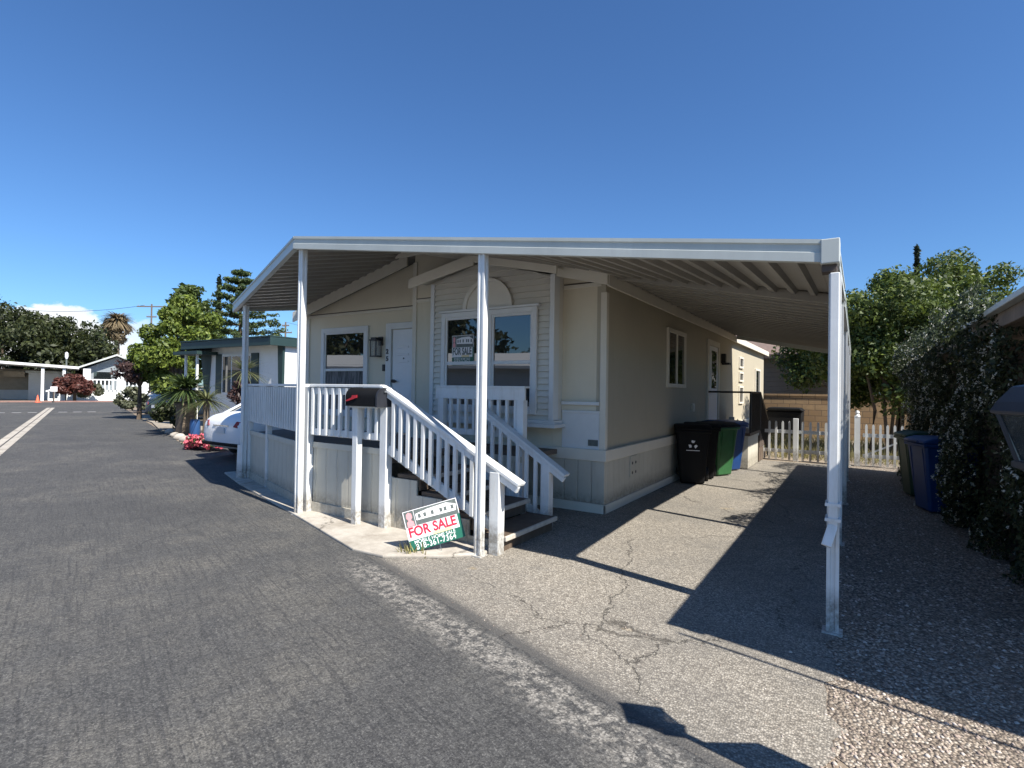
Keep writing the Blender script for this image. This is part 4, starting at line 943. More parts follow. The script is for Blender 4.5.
tree('rounded green tree top rising behind the broad leafy tree', dist(960, 30), dist(955, 30, 5.6), 1.9, 1.9, 1.95, 40, .65, 14000, .13, 'leaf_ficus', .16, 24)
tree('low leafy tree between the back gate tree and the hedge', dist(940, 18.5), dist(945, 18.5, 2.7), 1.5, 1.3, 1.3, 30, .5, 12000, .085, 'leaf_ficus', .07, 26)

def cypress(label, p, h_, w_, seed, base=0.0, n_=2200):
    t_ = thing('cypress_tree', label, 'tree', p); zs = np.linspace(base+.5, h_-.15, 26); cs_ = [(p.x, p.y, z_) for z_ in zs]
    rd_ = [(w_*max(.22, (1-((z_-base)/(h_-base))**1.6)), )*2 + (h_/20,) for z_ in zs]
    V_, Q_ = leaves(cs_, rd_, n_*4, .26, seed=seed, shell=.1, aspect=.45); fastmesh('crown', V_, Q_, 'leaf_cypress', t_)
    MB().tube([p, p+Vector((0, 0, base+1.2))], .1, 6).build('trunk', 'trunk', t_); return t_
p = dist(916, 40); cypress('slender dark cypress tip poking above the back gate trees', p, zat(p, 916, 250), .5, 31)
p = far(217, 46); cypress('thin dark cypress spire left of the layered conifer', p, zat(p, 217, 278), .55, 32)

# ------------------------------------------------------------------ jasmine hedge, neighbour's carport, lantern post
def hedge(seed=41):
    r_ = np.random.default_rng(seed); n_ = 42000
    y_ = 4.6 + 9.0*r_.random(n_); z_ = 2.75*r_.random(n_)
    bul = .16*np.sin(y_*2.1)*np.cos(z_*2.6+1) + .10*np.sin(y_*5.3+z_*4)
    far_ = np.clip((y_-5.7)/1.3, 0, 1); topz = 2.2+.16*np.sin(y_*3)+.38*far_
    x_ = 1.06 + np.clip(.12*(7.9-y_), -.12, .35)*np.clip(1.6-z_, 0, 1.6)/1.6 - bul - .14*far_*np.clip((z_-1.9)/.3, 0, 1) - .12*np.clip((y_-9.5)/2.5, 0, 1) + np.abs(r_.normal(size=n_))*.10
    keep = z_ < topz; y_, z_, x_ = y_[keep], z_[keep], x_[keep]; n_ = len(x_)
    P = np.stack([x_, y_, z_], 1); nr = np.array([-1, -.15, .25])+r_.normal(size=(n_, 3))*.6; nr /= np.linalg.norm(nr, axis=1)[:, None]
    t_ = r_.normal(size=(n_, 3)); t_ -= (t_*nr).sum(1)[:, None]*nr; t_ /= np.linalg.norm(t_, axis=1)[:, None]; b_ = np.cross(nr, t_)
    s_ = .043*(.6+.8*r_.random(n_))[:, None]
    V_ = np.stack([P-t_*s_*.6, P+b_*s_*.32+nr*.006, P+t_*s_*.6-nr*s_*.15, P-b_*s_*.32+nr*.006], 1).reshape(-1, 3)
    return V_, np.arange(4*n_).reshape(n_, 4)
hd = thing('jasmine_hedge', 'tall dark jasmine hedge dotted with white flowers beside the gravel', 'hedge', (1.3, 9, 0))
V, Q = hedge(); fastmesh('foliage', V, Q, 'jasmine', hd)
rb_ = np.random.default_rng(77); cen = V.reshape(-1, 4, 3).mean(1); outer = cen[np.argsort(cen[:, 0] + .5*rb_.random(len(cen))*.3)][:int(len(cen)*.55)]
sel = outer[rb_.choice(len(outer), 1500, replace=False)] + np.array([-.03, 0, 0]); PV = []
for c_ in sel:
    if c_[2] > 2.05 and rb_.random() < .6: continue
    for k_ in range(rb_.integers(4, 10)):
        q_ = c_ + rb_.normal(size=3)*np.array([.008, .026, .020]); n1 = np.array([-1, -.3, .3])+rb_.normal(size=3)*.7; n1 /= np.linalg.norm(n1); t1 = np.cross(n1, rb_.normal(size=3)); t1 /= np.linalg.norm(t1); b1 = np.cross(n1, t1); s_ = .008+.009*rb_.random()
        PV += [q_-t1*s_, q_+b1*s_*.5, q_+t1*s_, q_-b1*s_*.5]
PV = np.array(PV); fastmesh('blossoms', PV, np.arange(len(PV)).reshape(-1, 4), 'blossom', hd)
m = MB()
for i in range(20):
    y0 = 4.6+i*.45; r_ = random.Random(i)
    m.box(1.42+r_.uniform(-.05, .05), 1.62, y0, y0+.44, 0, 2.15+r_.uniform(-.1, .05))
m.build('trellis', 'dkwood', hd)
nc = thing('neighbour_carport', 'weathered brown wooden carport eave above the jasmine hedge', 'carport', (3, 9, 0))
NX0, NY0, NY1 = 1.09, 3.28, 13.2
m = MB(); m.prism([(NX0, NY0+.02, 2.31), (5.6, NY0-.78, 2.76), (5.6, NY1, 2.76), (NX0, NY1, 2.31)], (0, 0, .07)); m.build('roof', 'fascia', nc)
m = MB(); m.bar((NX0-.02, NY0, 2.265), (NX0-.02, NY1, 2.265), .05, .13); m.build('eave_board', 'eave', nc, bevel=.006)
m = MB(); m.bar((NX0-.06, NY0, 2.355), (NX0-.06, NY1, 2.355), .10, .05); m.build('gutter', 'fascia', nc, bevel=.006)
m = MB()
for i in range(20): y_ = NY0+.3+i*.5; m.bar((NX0+.01, y_, 2.245), (5.5, y_, 2.69), .05, .11)
m.build('rafters', 'eave', nc)
for x_, y_ in ((1.75, 3.4), (5.3, 2.8), (1.75, 8.5), (1.75, 13.0), (5.3, 13.0)): MB().box(x_-.05, x_+.05, y_-.05, y_+.05, 0, 2.27+(x_-1.09)*.1).build('post', 'white', nc)
cb = MB(); P0_, P1_ = Vector((1.08, 3.22, 2.36)), Vector((5.5, 2.4, 2.78))
for dz_, sag in ((0, .10), (-.09, .16)):
    cb.tube([P0_.lerp(P1_, i/12) + Vector((0, -.03, dz_-sag*4*(i/12)*(1-i/12))) for i in range(13)], .011, 6)
tag(cb.build('overhead_cable', 'black'), 'sagging black cable strung along the front of the wooden carport', 'cable')

lpx, lpy = .492, 2.325
lp_ = thing('lantern_post', 'dark metal post lantern close to the camera at the right edge', 'street lamp', (lpx, lpy, 0))
m = MB(); m.tube([(lpx, lpy, 0), (lpx, lpy, 1.37)], .02, 12); m.build('pole', 'lamp', lp_, smooth=True)
def ring4(hw, z_, rz=.35): return [(lpx+hw*1.414*math.cos(rz+PI/4+k_*PI/2), lpy+hw*1.414*math.sin(rz+PI/4+k_*PI/2), z_) for k_ in range(4)]
def loft4(levels):
    m_ = MB(); vs = []
    for hw, z_ in levels: vs += ring4(hw, z_)
    fs = [(3, 2, 1, 0), tuple(range(4*len(levels)-4, 4*len(levels)))]
    for i in range(len(levels)-1):
        for k_ in range(4): fs.append((4*i+k_, 4*i+(k_+1) % 4, 4*i+4+(k_+1) % 4, 4*i+4+k_))
    return m_.add(vs, fs)
loft4([(.088, 1.545), (.09, 1.555), (.078, 1.585), (.05, 1.635), (.03, 1.64), (.028, 1.67), (.012, 1.70), (.004, 1.735)]).build('lamp_roof', 'lamp', lp_, bevel=.003)
loft4([(.070, 1.545), (.034, 1.40)]).build('lantern_glass', 'lampglass_dark', lp_)
m = MB(); A, B_ = ring4(.074, 1.548), ring4(.038, 1.39)
for a_, b2 in zip(A, B_): m.bar(a_, b2, .012, .012)
for R_ in (A, B_):
    for k_ in range(4): m.bar(R_[k_], R_[(k_+1) % 4], .012, .012)
m.build('lantern_frame', 'lamp', lp_); loft4([(.02, 1.36), (.05, 1.375), (.05, 1.393)]).build('lantern_base', 'lamp', lp_)
m = MB(); m.bar((lpx+.12, lpy+.07, .80), (lpx+.12, lpy+.07, 1.25), .27, .012, (-.54, .84, 0)); m.build('plaque', 'lamp', lp_, bevel=.004)

# ------------------------------------------------------------------ cars
def car(label, loc, rz, paintm, name='parked_car', L=4.75, W=1.80, H=1.45, group=None):
    t_ = thing(name, label, 'car', loc, rz, group)
    st_ = [(-L/2, .34, .78, .74), (-L/2+.10, .26, .99, .84), (-L/2+.55, .20, 1.04, .90), (-L/2+1.3, .18, 1.0, .90), (0, .18, .97, .90), (L/2-1.5, .18, .94, .90), (L/2-.6, .20, .84, .86), (L/2-.12, .26, .70, .74), (L/2, .36, .58, .60)]
    m_ = MB(); n_ = 12
    for x, zb, zs, hw in st_:
        hw *= W/1.8; half = [(0, zb), (hw*.75, zb), (hw*.96, zb+.10), (hw, (zb+zs)/2), (hw*.95, zs-.10), (hw*.72, zs), (0, zs+.02)]
        ring = half + [(-y_, z_) for y_, z_ in reversed(half[1:-1])]
        m_.v += [(x, y_, z_) for y_, z_ in ring]
    for i in range(len(st_)-1):
        for k_ in range(n_): m_.f.append((i*n_+k_, i*n_+(k_+1) % n_, (i+1)*n_+(k_+1) % n_, (i+1)*n_+k_))
    m_.f += [tuple(range(n_)), tuple(range((len(st_)-1)*n_, len(st_)*n_))]
    m_.build('body', paintm, t_, subsurf=2, smooth=True, local=True)
    cab = [(-L/2+.45, .95, .98, .62, .66), (-L/2+1.25, .95, H-.03, .60, .74), (-L/2+2.2, .95, H+.02, .62, .76), (L/2-1.85, .92, H-.06, .60, .76), (L/2-1.0, .88, .92, .60, .72)]
    m_ = MB()
    for x, zb, zt, ht, hb_ in cab: m_.v += [(x, -hb_, zb), (x, -ht*(.96), zt-.03), (x, -ht*.6, zt), (x, ht*.6, zt), (x, ht*.96, zt-.03), (x, hb_, zb)]
    for i in range(len(cab)-1):
        for k_ in range(5): m_.f.append((i*6+k_, i*6+k_+1, (i+1)*6+k_+1, (i+1)*6+k_))
    m_.build('windows', 'carglass', t_, smooth=True, local=True)
    m_ = MB(); top = cab[1:4]
    for x, zb, zt, ht, hb_ in top: m_.v += [(x, -ht*1.0, zt-.04), (x, -ht*.6, zt+.012), (x, ht*.6, zt+.012), (x, ht*1.0, zt-.04)]
    for i in range(2):
        for k_ in range(3): m_.f.append((i*4+k_, i*4+k_+1, (i+1)*4+k_+1, (i+1)*4+k_))
    m_.build('roof_panel', paintm, t_, smooth=True, local=True, solid=.012)
    m_ = MB()
    for s_ in (-1, 1):
        ht = .60
        for A_, B_ in (((-L/2+.42, s_*.66, .97), (-L/2+1.25, s_*.585, H-.05)), ((L/2-1.0, s_*.71, .92), (L/2-1.85, s_*.585, H-.08)), ((-.1, s_*.75, .95), (-.2, s_*.60, H-.02))):
            MB().bar(A_, B_, .07, .03).build('pillar', paintm, t_, local=True)
    for s_ in (-1, 1):
        m_ = MB(); m_.prism([(-L/2+.0, s_*.45, .74), (-L/2+.05, s_*.72, .70), (-L/2+.10, s_*.75, .84), (-L/2+.04, s_*.52, .86)], (.20, s_*.02, 0)); m_.build('tail_light', 'taillight', t_, bevel=.012, local=True)
        for x in (-L/2+.95, L/2-.95):
            m_ = MB(); m_.tube([(x, s_*(W/2-.20), .325), (x, s_*(W/2-.0), .325)], .325, 22); wh = m_.build('wheel', 'tyre', t_, bevel=.02, smooth=True, local=True)
            m_ = MB(); m_.tube([(x, s_*(W/2-.02), .325), (x, s_*(W/2+.006), .325)], .20, 18); m_.build('rim', 'chrome', wh, local=True)
    m_ = MB(); m_.box(-L/2-.02, -L/2+.05, -.17, .17, .60, .72); pl = m_.build('licence_plate', 'plate', t_, local=True)
    m_ = MB(); m_.box(-L/2+.0, -L/2+.10, -.28, .28, .745, .77); m_.build('boot_trim', 'chrome', t_, local=True)
    m_ = MB(); m_.box(-L/2+.0, -L/2+.2, -.72, .72, .33, .40); m_.build('bumper_valance', 'blackplastic', t_, local=True, bevel=.02)
    return t_
car('white sedan parked rear to the street beside the porch railing', (-11.25, 8.62, 0), PI/2, 'carwhite')
p = far(181, 37); car('small white car far down the street behind a thin tree', (p.x, p.y, 0), PI/2+.35, 'carwhite', L=4.2)
p = far(176, 27.5); car('dark car in deep shade under the big yellow green tree', (p.x-.2, p.y+1.5, 0), PI/2+.1, 'cardark')

# ------------------------------------------------------------------ green trimmed neighbour
gh = thing('green_trim_home', 'white mobile home with dark green flat roof fascia beyond the white sedan', 'house', (-18.6, 11, 0))
GX0, GX1, GY, GZ = -20.9, -16.0, 11.0, 3.0
MB().box(GX0, GX1, GY, GY+12, .55, GZ).build('wall', 'white_clean', gh)
MB().box(GX0+.02, GX1-.02, GY+.03, GY+11.9, 0, .55).build('skirting', 'white_clean', gh)
m = MB(); m.box(GX0-.5, GX1+.12, GY-.65, GY-.60, GZ-.08, GZ+.18); m.box(GX1+.12, GX1+.17, GY-.65, GY+12, GZ-.08, GZ+.18); m.box(GX0-.55, GX0-.5, GY-.65, GY+12, GZ-.08, GZ+.18); m.build('fascia', 'dkgreenpaint', gh, bevel=.01)
m = MB(); m.box(GX0-.5, GX1+.12, GY-.60, GY+12, GZ+.05, GZ+.19); m.build('roof', 'fascia', gh)
m = MB(); m.box(GX0-.56, GX1+.18, GY-.68, GY+12, GZ+.192, GZ+.23); m.build('roof_edge', 'dkgreenpaint', gh)
m = MB()
m.prism([(GX0-.05, GY-.05, GZ), (GX0+.45, GY-.55, GZ), (GX0+.45, GY-.02, GZ), (GX0+.25, GY-.02, 1.0)], (-.25, 0, 0)); m.build('corner_fin', 'dkgreenpaint', gh); m = MB(); m.prism([(GX1-.25, GY-.03, GZ), (GX1+.05, GY-.03, GZ), (GX1-.0, GY-.03, .9), (GX1-.15, GY-.03, .9)], (0, -.08, 0))
m.build('corner_fin', 'dkgreenpaint', gh)
for x0, x1 in ((-20.1, -19.72), (-17.85, -17.45)): MB().box(x0, x1, GY-.06, GY-.002, 1.3, 2.75).build('shutter', 'dkgreenpaint', gh)
m = MB(); m.box(-19.7, -17.87, GY-.05, GY-.002, 1.25, 2.75); wf = m.build('window', 'white_clean', gh)
for k_ in range(3): MB().box(-19.62+k_*.6, -19.10+k_*.6, GY-.06, GY-.051, 1.35, 2.65).build('pane', 'glass', wf)
MB().box(-18.45, -18.3, GY-.07, GY-.052, 1.5, 2.4).build('shutter', 'dkgreenpaint', gh)
po = thing('patio_cover', 'slim white posted patio cover at the left end of the green trimmed home', 'patio cover', (-21, 10.5, 0))
m = MB(); m.box(-21.7, -20.0, 10.2, 10.95, 2.72, 2.84); m.build('roof', 'dkgreenpaint', po)
for x_, y_ in ((-21.15, 10.4), (-20.35, 10.4)): MB().box(x_-.035, x_+.035, y_-.035, y_+.035, 0, 2.72).build('post', 'white', po)

# plants along the neighbour's frontage
def rosette(name, label, cat, p, z0, n_, ln, w_, mat, seed, up_=.5, trunk=None, group=None, rad=.12, tmat='palmtrunk'):
    t_ = thing(name, label, cat, p, group=group); r_ = np.random.default_rng(seed); V_ = []; Q_ = []
    for i in range(n_):
        a = r_.random()*6.28; e = up_ + (1-up_)*r_.random() if r_.random() < .6 else r_.random()*up_-.25
        d_ = np.array([math.cos(a)*math.cos(e), math.sin(a)*math.cos(e), math.sin(e)]); L_ = ln*(.7+.5*r_.random()); sd_ = np.array([-math.sin(a), math.cos(a), 0])
        prev = None
        for k_ in range(5):
            q = k_/4; c_ = np.array([p.x, p.y, z0]) + d_*L_*q + np.array([0, 0, -.45*L_*q*q*(1-.5*up_)]); ww = w_*(1-q*.85)
            V_ += [c_-sd_*ww, c_+sd_*ww]
            if k_: b_ = len(V_)-4; Q_.append((b_, b_+1, b_+3, b_+2))
    fastmesh('fronds', np.array(V_), np.array(Q_), mat, t_)
    if trunk: MB().tube([p, Vector((p.x, p.y, z0*.5)), Vector((p.x, p.y, z0+.03))], [rad*1.1, rad, rad*.9], 10).build('trunk', tmat, t_, smooth=True)
    return t_
p = far(187, 19.5)
ptb = thing('stump_planter', 'square grey wooden planter post under the sago palm', 'planter', p); MB().prism([(p.x-.22, p.y-.22, 0), (p.x+.22, p.y-.22, 0), (p.x+.22, p.y+.22, 0), (p.x-.22, p.y+.22, 0)], (0, 0, 1.05)).build('planter_body', 'palmtrunk', ptb, bevel=.03)
MB().box(p.x-.25, p.x+.25, p.y-.25, p.y+.25, .95, 1.03).build('rim', 'palmtrunk', ptb)
rosette('sago_palm', 'dark sago palm spreading fronds above the grey wooden planter', 'palm', Vector((p.x, p.y, 1.05)), 1.45, 330, 1.1, .045, 'leaf_conifer', 51, .35, True, rad=.16)
p = far(207, 18.6); rosette('yucca', 'spiky yucca with pale narrow leaves right of the sago palm', 'plant', Vector((p.x, p.y, 0)), 1.15, 150, .85, .022, 'leaf_yucca', 52, .3, True, rad=.09)
p = Vector((-14.3, 8.6, 0)); rosette('dracaena', 'young feathery tree with shaggy brown stem above the white sedan', 'plant', p, 2.0, 200, .75, .016, 'leaf_yucca', 53, .5, True, rad=.05)
cs, rd = clumpy((p.x, p.y, 1.30), .22, .22, .35, 10, .16, 5, low=-1); V, Q = leaves(cs, rd, 700, .16, seed=5, aspect=.25); fastmesh('dead_leaf_skirt', V, Q, 'leaf_purple', bpy.data.objects['dracaena'])
p = Vector((-13.5, 7.15, 0)); fb = thing('flower_bed', 'low bed of pink and red flowers behind the white sedan', 'flowers', p)
cs, rd = clumpy((p.x, p.y, .14), .75, .30, .14, 24, .16, 6, low=-.2); V, Q = leaves(cs, rd, 2600, .075, seed=6, shell=.4, aspect=.8); fastmesh('foliage', V, Q, 'flowers', fb)
p = far(196, 18.9); bk = thing('water_barrel', 'blue plastic barrel between the planter and the yucca', 'barrel', p); MB().lathe([(.11, 0), (.14, .1), (.15, .25), (.145, .45), (.12, .52)], p, 16).build('barrel_body', 'bluebucket', bk, smooth=True); MB().lathe([(.13, .523), (.13, .55)], p, 16).build('lid', 'bluebucket', bk)
for i, (px, a_, s_) in enumerate(((176, 19.3, .16), (181, 18.3, .2), (186, 17.6, .17), (172, 20.5, .2), (190, 16.9, .13))):
    q_ = far(px, a_); m = MB(); bmh = bmesh.new(); bmesh.ops.create_icosphere(bmh, subdivisions=2, radius=1); r_ = random.Random(i)
    vs = [(q_.x+v.co.x*s_*(1+.2*math.sin(v.co.y*5+i)), q_.y+v.co.y*s_*.8*(1+.2*math.cos(v.co.x*4+i)), s_*.35+v.co.z*s_*.6) for v in bmh.verts]; m.add(vs, [[v.index for v in f_.verts] for f_ in bmh.faces]); bmh.free()
    o = m.build('garden_rock', 'concrete', smooth=True); tag(o, 'pale rounded rock edging the planting bed by the sago palm', 'rock', 'rocks edging the planting bed')
p = far(172, 21.5); cs, rd = clumpy((p.x, p.y, .45), .5, .5, .45, 14, .25, 9); V, Q = leaves(cs, rd, 1600, .12, seed=9); sb = thing('low_shrub', 'dark low shrub left of the grey wooden planter', 'shrub', p); fastmesh('foliage', V, Q, 'leaf_dark', sb)
p = far(131, 36); cs, rd = clumpy((p.x, p.y, .7), .7, .7, .6, 14, .3, 10); V, Q = leaves(cs, rd, 1600, .16, seed=10); sb = thing('low_shrub', 'dry olive shrub at the foot of the far street corner', 'shrub', p); fastmesh('foliage', V, Q, 'leaf_grey', sb)
p = far(140, 29.5); tree('thin young tree with dark purple crown standing on the kerb', p, (p.x, p.y, 2.1), .85, .85, .55, 18, .3, 2200, .13, 'leaf_purple', .09, 61, low=-.8, trunk_h=1.5, name='young_tree')

p = far(172, 29); 
p = far(188, 36); t_ = thing('conifer_tree', 'pointed green conifer rising from behind the yellow green tree', 'tree', p); zt_ = zat(p, 188, 290)
cs = [(p.x+random.uniform(-1, 1)*w_, p.y+random.uniform(-1, 1)*w_, z_) for z_, w_ in [(2+i*.22, 2.2*(1-i/26)) for i in range(24)] for _ in range(3)]; cs.append((p.x, p.y, zt_-.3))
V, Q = leaves(cs, [(.55, .55, .35)]*len(cs), 9000, .24, seed=63, shell=.3); fastmesh('crown', V, Q, 'leaf_mid', t_); MB().tube([p, p+Vector((0, 0, zt_-1))], [.2, .05], 8).build('trunk', 'trunk', t_)
# layered conifer: whorls of flat sprays
p = far(239, 42); zt_ = zat(p, 239, 268); nf = thing('norfolk_pine', 'tall layered conifer rising behind the green trimmed home', 'tree', p); V_ = []; cs, rd = [], []; br = MB()
nl = 13
for i in range(nl):
    q = i/(nl-1); z_ = 2.2 + (zt_-2.6)*q; ln = 4.0*(1-q)**.85+.4; off = random.random()*6
    for k_ in range(7):
        a = off+k_*2*PI/7; 
        for s_ in (.35, .6, .85, 1.0): cs.append((p.x+math.cos(a)*ln*s_, p.y+math.sin(a)*ln*s_, z_+.35*s_*ln*.35)); rd.append((.46*(1.1-.4*s_), .46*(1.1-.4*s_), .17))
        br.tube([(p.x, p.y, z_), (p.x+math.cos(a)*ln*.9, p.y+math.sin(a)*ln*.9, z_+.3*ln*.35)], [.05, .015], 4)
cs.append((p.x, p.y, zt_-.25)); rd.append((.12, .12, .35))
V, Q = leaves(cs, rd, 22000, .18, seed=64, shell=.2, aspect=.4); fastmesh('crown', V, Q, 'leaf_conifer', nf)
br.tube([p, p+Vector((0, 0, zt_-.2))], [.22, .04], 8); br.build('trunk', 'trunk', nf)

# ------------------------------------------------------------------ far end of the street
def frame_pts(o_, rz):
    c_, s_ = math.cos(rz), math.sin(rz); return lambda x, y_, z_=0: (o_.x+x*c_-y_*s_, o_.y+x*s_+y_*c_, z_)
RZ = math.atan2(RN.y, RN.x)
o_ = far(116, 64); Lc = frame_pts(o_, RZ)
def lbox(m_, x0, x1, y0, y1, z0, z1): m_.prism([Lc(x0, y0, z0), Lc(x1, y0, z0), Lc(x1, y1, z0), Lc(x0, y1, z0)], (0, 0, z1-z0)); return m_
gy = thing('grey_gable_house', 'small grey house with white gable trim and white stair railing at street end', 'house', o_)
m = MB(); lbox(m, -2.4, 2.4, 0, 9, .0, 2.9); m.prism([Lc(-2.5, 0, 2.9), Lc(2.5, 0, 2.9), Lc(0, 0, 4.15)], RU*8.9); m.build('wall', 'greyblue', gy)
m = MB()
for s_ in (-1, 1): m.prism([Lc(0, -.8, 4.25), Lc(s_*3.1, -.8, 2.85), Lc(s_*3.1, -.8, 3.0), Lc(0, -.8, 4.42)], RU*10)
m.build('roof', 'fascia', gy)
m = MB(); m.prism([Lc(-2.4, -1.9, .0), Lc(2.4, -1.9, .0), Lc(2.4, -1.9, 1.0), Lc(-2.4, -1.9, 1.0)], RU*1.8); m.build('porch_base', 'white_clean', gy)
for x in (-2.2, 0.35, 2.2): lbox(MB(), x-.28, x+.28, -.75, -.3, 1.0, 2.95).build('porch_column', 'white_clean', gy)
for x0 in (-1.7, .8): MB().prism([Lc(x0, -.04, 1.5), Lc(x0+1.3, -.04, 1.5), Lc(x0+1.3, -.04, 2.7), Lc(x0, -.04, 2.7)], RU*.03).build('window', 'glass', gy)
m = MB(); m.bar(Lc(-2.4, -2.0, 1.95), Lc(2.4, -2.0, 1.95), .08, .10)
for i in range(17): x = -2.4+i*.3; m.bar(Lc(x, -2.0, 1.0), Lc(x, -2.0, 1.95), .09, .09)
for off_ in (-2.0, -1.0):
    m.bar(Lc(-2.4, off_, 1.95), Lc(-5.0, off_, .85), .10, .12)
    for i in range(7): x = -2.6-i*.37; zz = 1.95-(i*.37+.2)*.423; m.bar(Lc(x, off_, max(.05, zz-.95)), Lc(x, off_, zz), .08, .08)
m.build('railing', 'white_clean', gy)
m = MB(); 
for i in range(4): m.prism([Lc(-2.4-i*.6, -2.0, 0), Lc(-3.0-i*.6, -2.0, 0), Lc(-3.0-i*.6, -2.0, .85-i*.21), Lc(-2.4-i*.6, -2.0, .85-i*.21)], RU*1.0)
m.build('stairs', 'white_clean', gy)

o_ = far(20, 62); Lc = frame_pts(o_, RZ); wc = thing('white_carport', 'long low white carport at the far left end of the street', 'carport', o_)
m = MB(); m.prism([Lc(-8, -1.5, 3.55), Lc(3.9, -1.5, 2.85), Lc(3.9, -1.5, 3.05), Lc(-8, -1.5, 3.75)], RU*8); m.build('roof', 'white_clean', wc)
m = MB(); lbox(m, -8, 3.0, 5.8, 6.0, 0, 2.85); m.build('back_wall', 'tan', wc)
m = MB(); lbox(m, -8, -1.9, -1.0, -.8, 0, 3.2); m.build('side_wall', 'tan', wc); m = MB(); lbox(m, -8, 2.8, 5.6, 5.78, 0, .9); m.build('low_wall', 'white_clean', wc)
for x, y_ in ((1.5, -1.2), (2.9, -1.2)): m = MB(); lbox(m, x-.10, x+.10, y_-.1, y_+.1, 0, 2.85); m.build('post', 'white_clean', wc)
m = MB(); lbox(m, -1.4, 0, 4.5, 5.5, 2.1, 2.6); m.build('ceiling_box', 'tan', wc)
o_ = far(64, 66); Lc = frame_pts(o_, RZ); wt = thing('white_outbuilding', 'white low building between the carport and the red bush', 'building', o_); m = MB(); lbox(m, -2.5, .2, 0, 4, 0, 2.5); m.build('wall', 'white_clean', wt); m = MB(); lbox(m, -2.7, .4, -.3, 4.3, 2.503, 2.68); m.build('roof', 'fascia', wt)
p = far(75, 59.5); cs, rd = clumpy((p.x, p.y, 1.25), 1.3, 1.2, .95, 24, .42, 71, low=-.5); V, Q = leaves(cs, rd, 5000, .26, seed=71); bb = thing('red_bush', 'rounded dark red bush beside the white carport', 'bush', p); fastmesh('foliage', V, Q, 'leaf_red', bb); MB().tube([p, p+Vector((0, 0, 1))], .12, 6).build('trunk', 'trunk', bb)
p = far(90, 60.5); cs, rd = clumpy((p.x, p.y, .9), .8, .7, .8, 14, .4, 72); V, Q = leaves(cs, rd, 1800, .22, seed=72); bb = thing('green_bush', 'small yellow green bush between the red bush and white stairs', 'bush', p); fastmesh('foliage', V, Q, 'leaf_grey', bb)
p = far(38, 57.5); tc = thing('traffic_cone', 'orange traffic cone standing beneath the white carport', 'traffic cone', p); MB().lathe([(.14, .04), (.09, .32), (.03, .62)], p, 12).build('cone_body', 'cone', tc, smooth=True); MB().box(p.x-.2, p.x+.2, p.y-.2, p.y+.2, 0, .04).build('base', 'cone', tc)
p = far(54, 57.6); pb = thing('park_sign', 'small white sign board by the white carport post', 'sign', p); MB().bar(p+RN*-.22+Vector((0, 0, 1.1)), p+RN*.22+Vector((0, 0, 1.1)), .05, .4).build('sign_board', 'sign_white', pb); MB().tube([p, p+Vector((0, 0, .9))], .05, 6).build('post', 'dkwood', pb)
p = far(66, 61); sl = thing('street_lamp', 'grey post lamp with white globe in front of dark trees', 'street lamp', p); zt_ = zat(p, 66, 352); MB().tube([p, p+Vector((0, 0, zt_-.6))], .06, 8).build('pole', 'sign_grey', sl); MB().lathe([(.07, zt_-.6), (.13, zt_-.4), (.11, zt_-.1), (.04, zt_)], p, 12).build('lamp_globe', 'white_clean', sl, smooth=True)

def fartree(label, px, a_, py_top, py_mid, hw_px, k_, n_, leaf, mat, seed, low=-.8, name='tree', shell=.45):
    p_ = far(px, a_); zt2 = zat(p_, px, py_top); D = p_.length; sc = (p_.dot(Vector((-math.sin(YAW), math.cos(YAW), 0))))/F
    rx_ = hw_px*sc; zc_ = zat(p_, px, py_mid); return tree(label, p_, (p_.x, p_.y, zc_), rx_, rx_, zt2-zc_, k_, rx_*.30, n_, leaf, mat, .3, seed, low=low, name=name, shell=shell)
fartree('huge dark rounded tree above the white carport, leftmost', 8, 74, 311, 362, 44, 60, 15000, .38, 'leaf_dark', 81)
fartree('huge dark tree beside the leftmost one, sloping to the right', 56, 76, 318, 362, 40, 55, 14000, .38, 'leaf_dark', 82)
fartree('lower green tree standing directly behind the grey gable house', 97, 78, 341, 372, 30, 40, 9000, .36, 'leaf_mid', 83)
fartree('green tree filling the gap right of the grey gable house', 137, 70, 345, 378, 24, 30, 7000, .34, 'leaf_mid', 84)
p = far(-40, 80); tree('dark tree closing the street beyond the left edge', p, (p.x, p.y, 6), 6, 6, 5, 40, 1.8, 8000, .4, 'leaf_dark', .3, 85)
fartree('big yellow green tree leaning over the street beyond the sago palm', 175, 29, 297, 346, 36, 34, 22000, .15, 'leaf_bright', 62, low=-.85)
# fan palm with a shaggy skirt
p = far(116, 84); zc_ = zat(p, 116, 322); fpalm = rosette('fan_palm', 'shaggy brown fan palm against the sky beyond the grey house', 'palm', p, zc_+.3, 420, 2.2, .13, 'leaf_palm', 91, .15, True, rad=.3)
cs, rd = clumpy((p.x, p.y, zc_-1.0), 1.1, 1.1, 1.4, 18, .6, 92, low=-1); V, Q = leaves(cs, rd, 2000, .6, seed=92, aspect=.25, droop=1.2); fastmesh('dead_frond_skirt', V, Q, 'leaf_palm', fpalm)
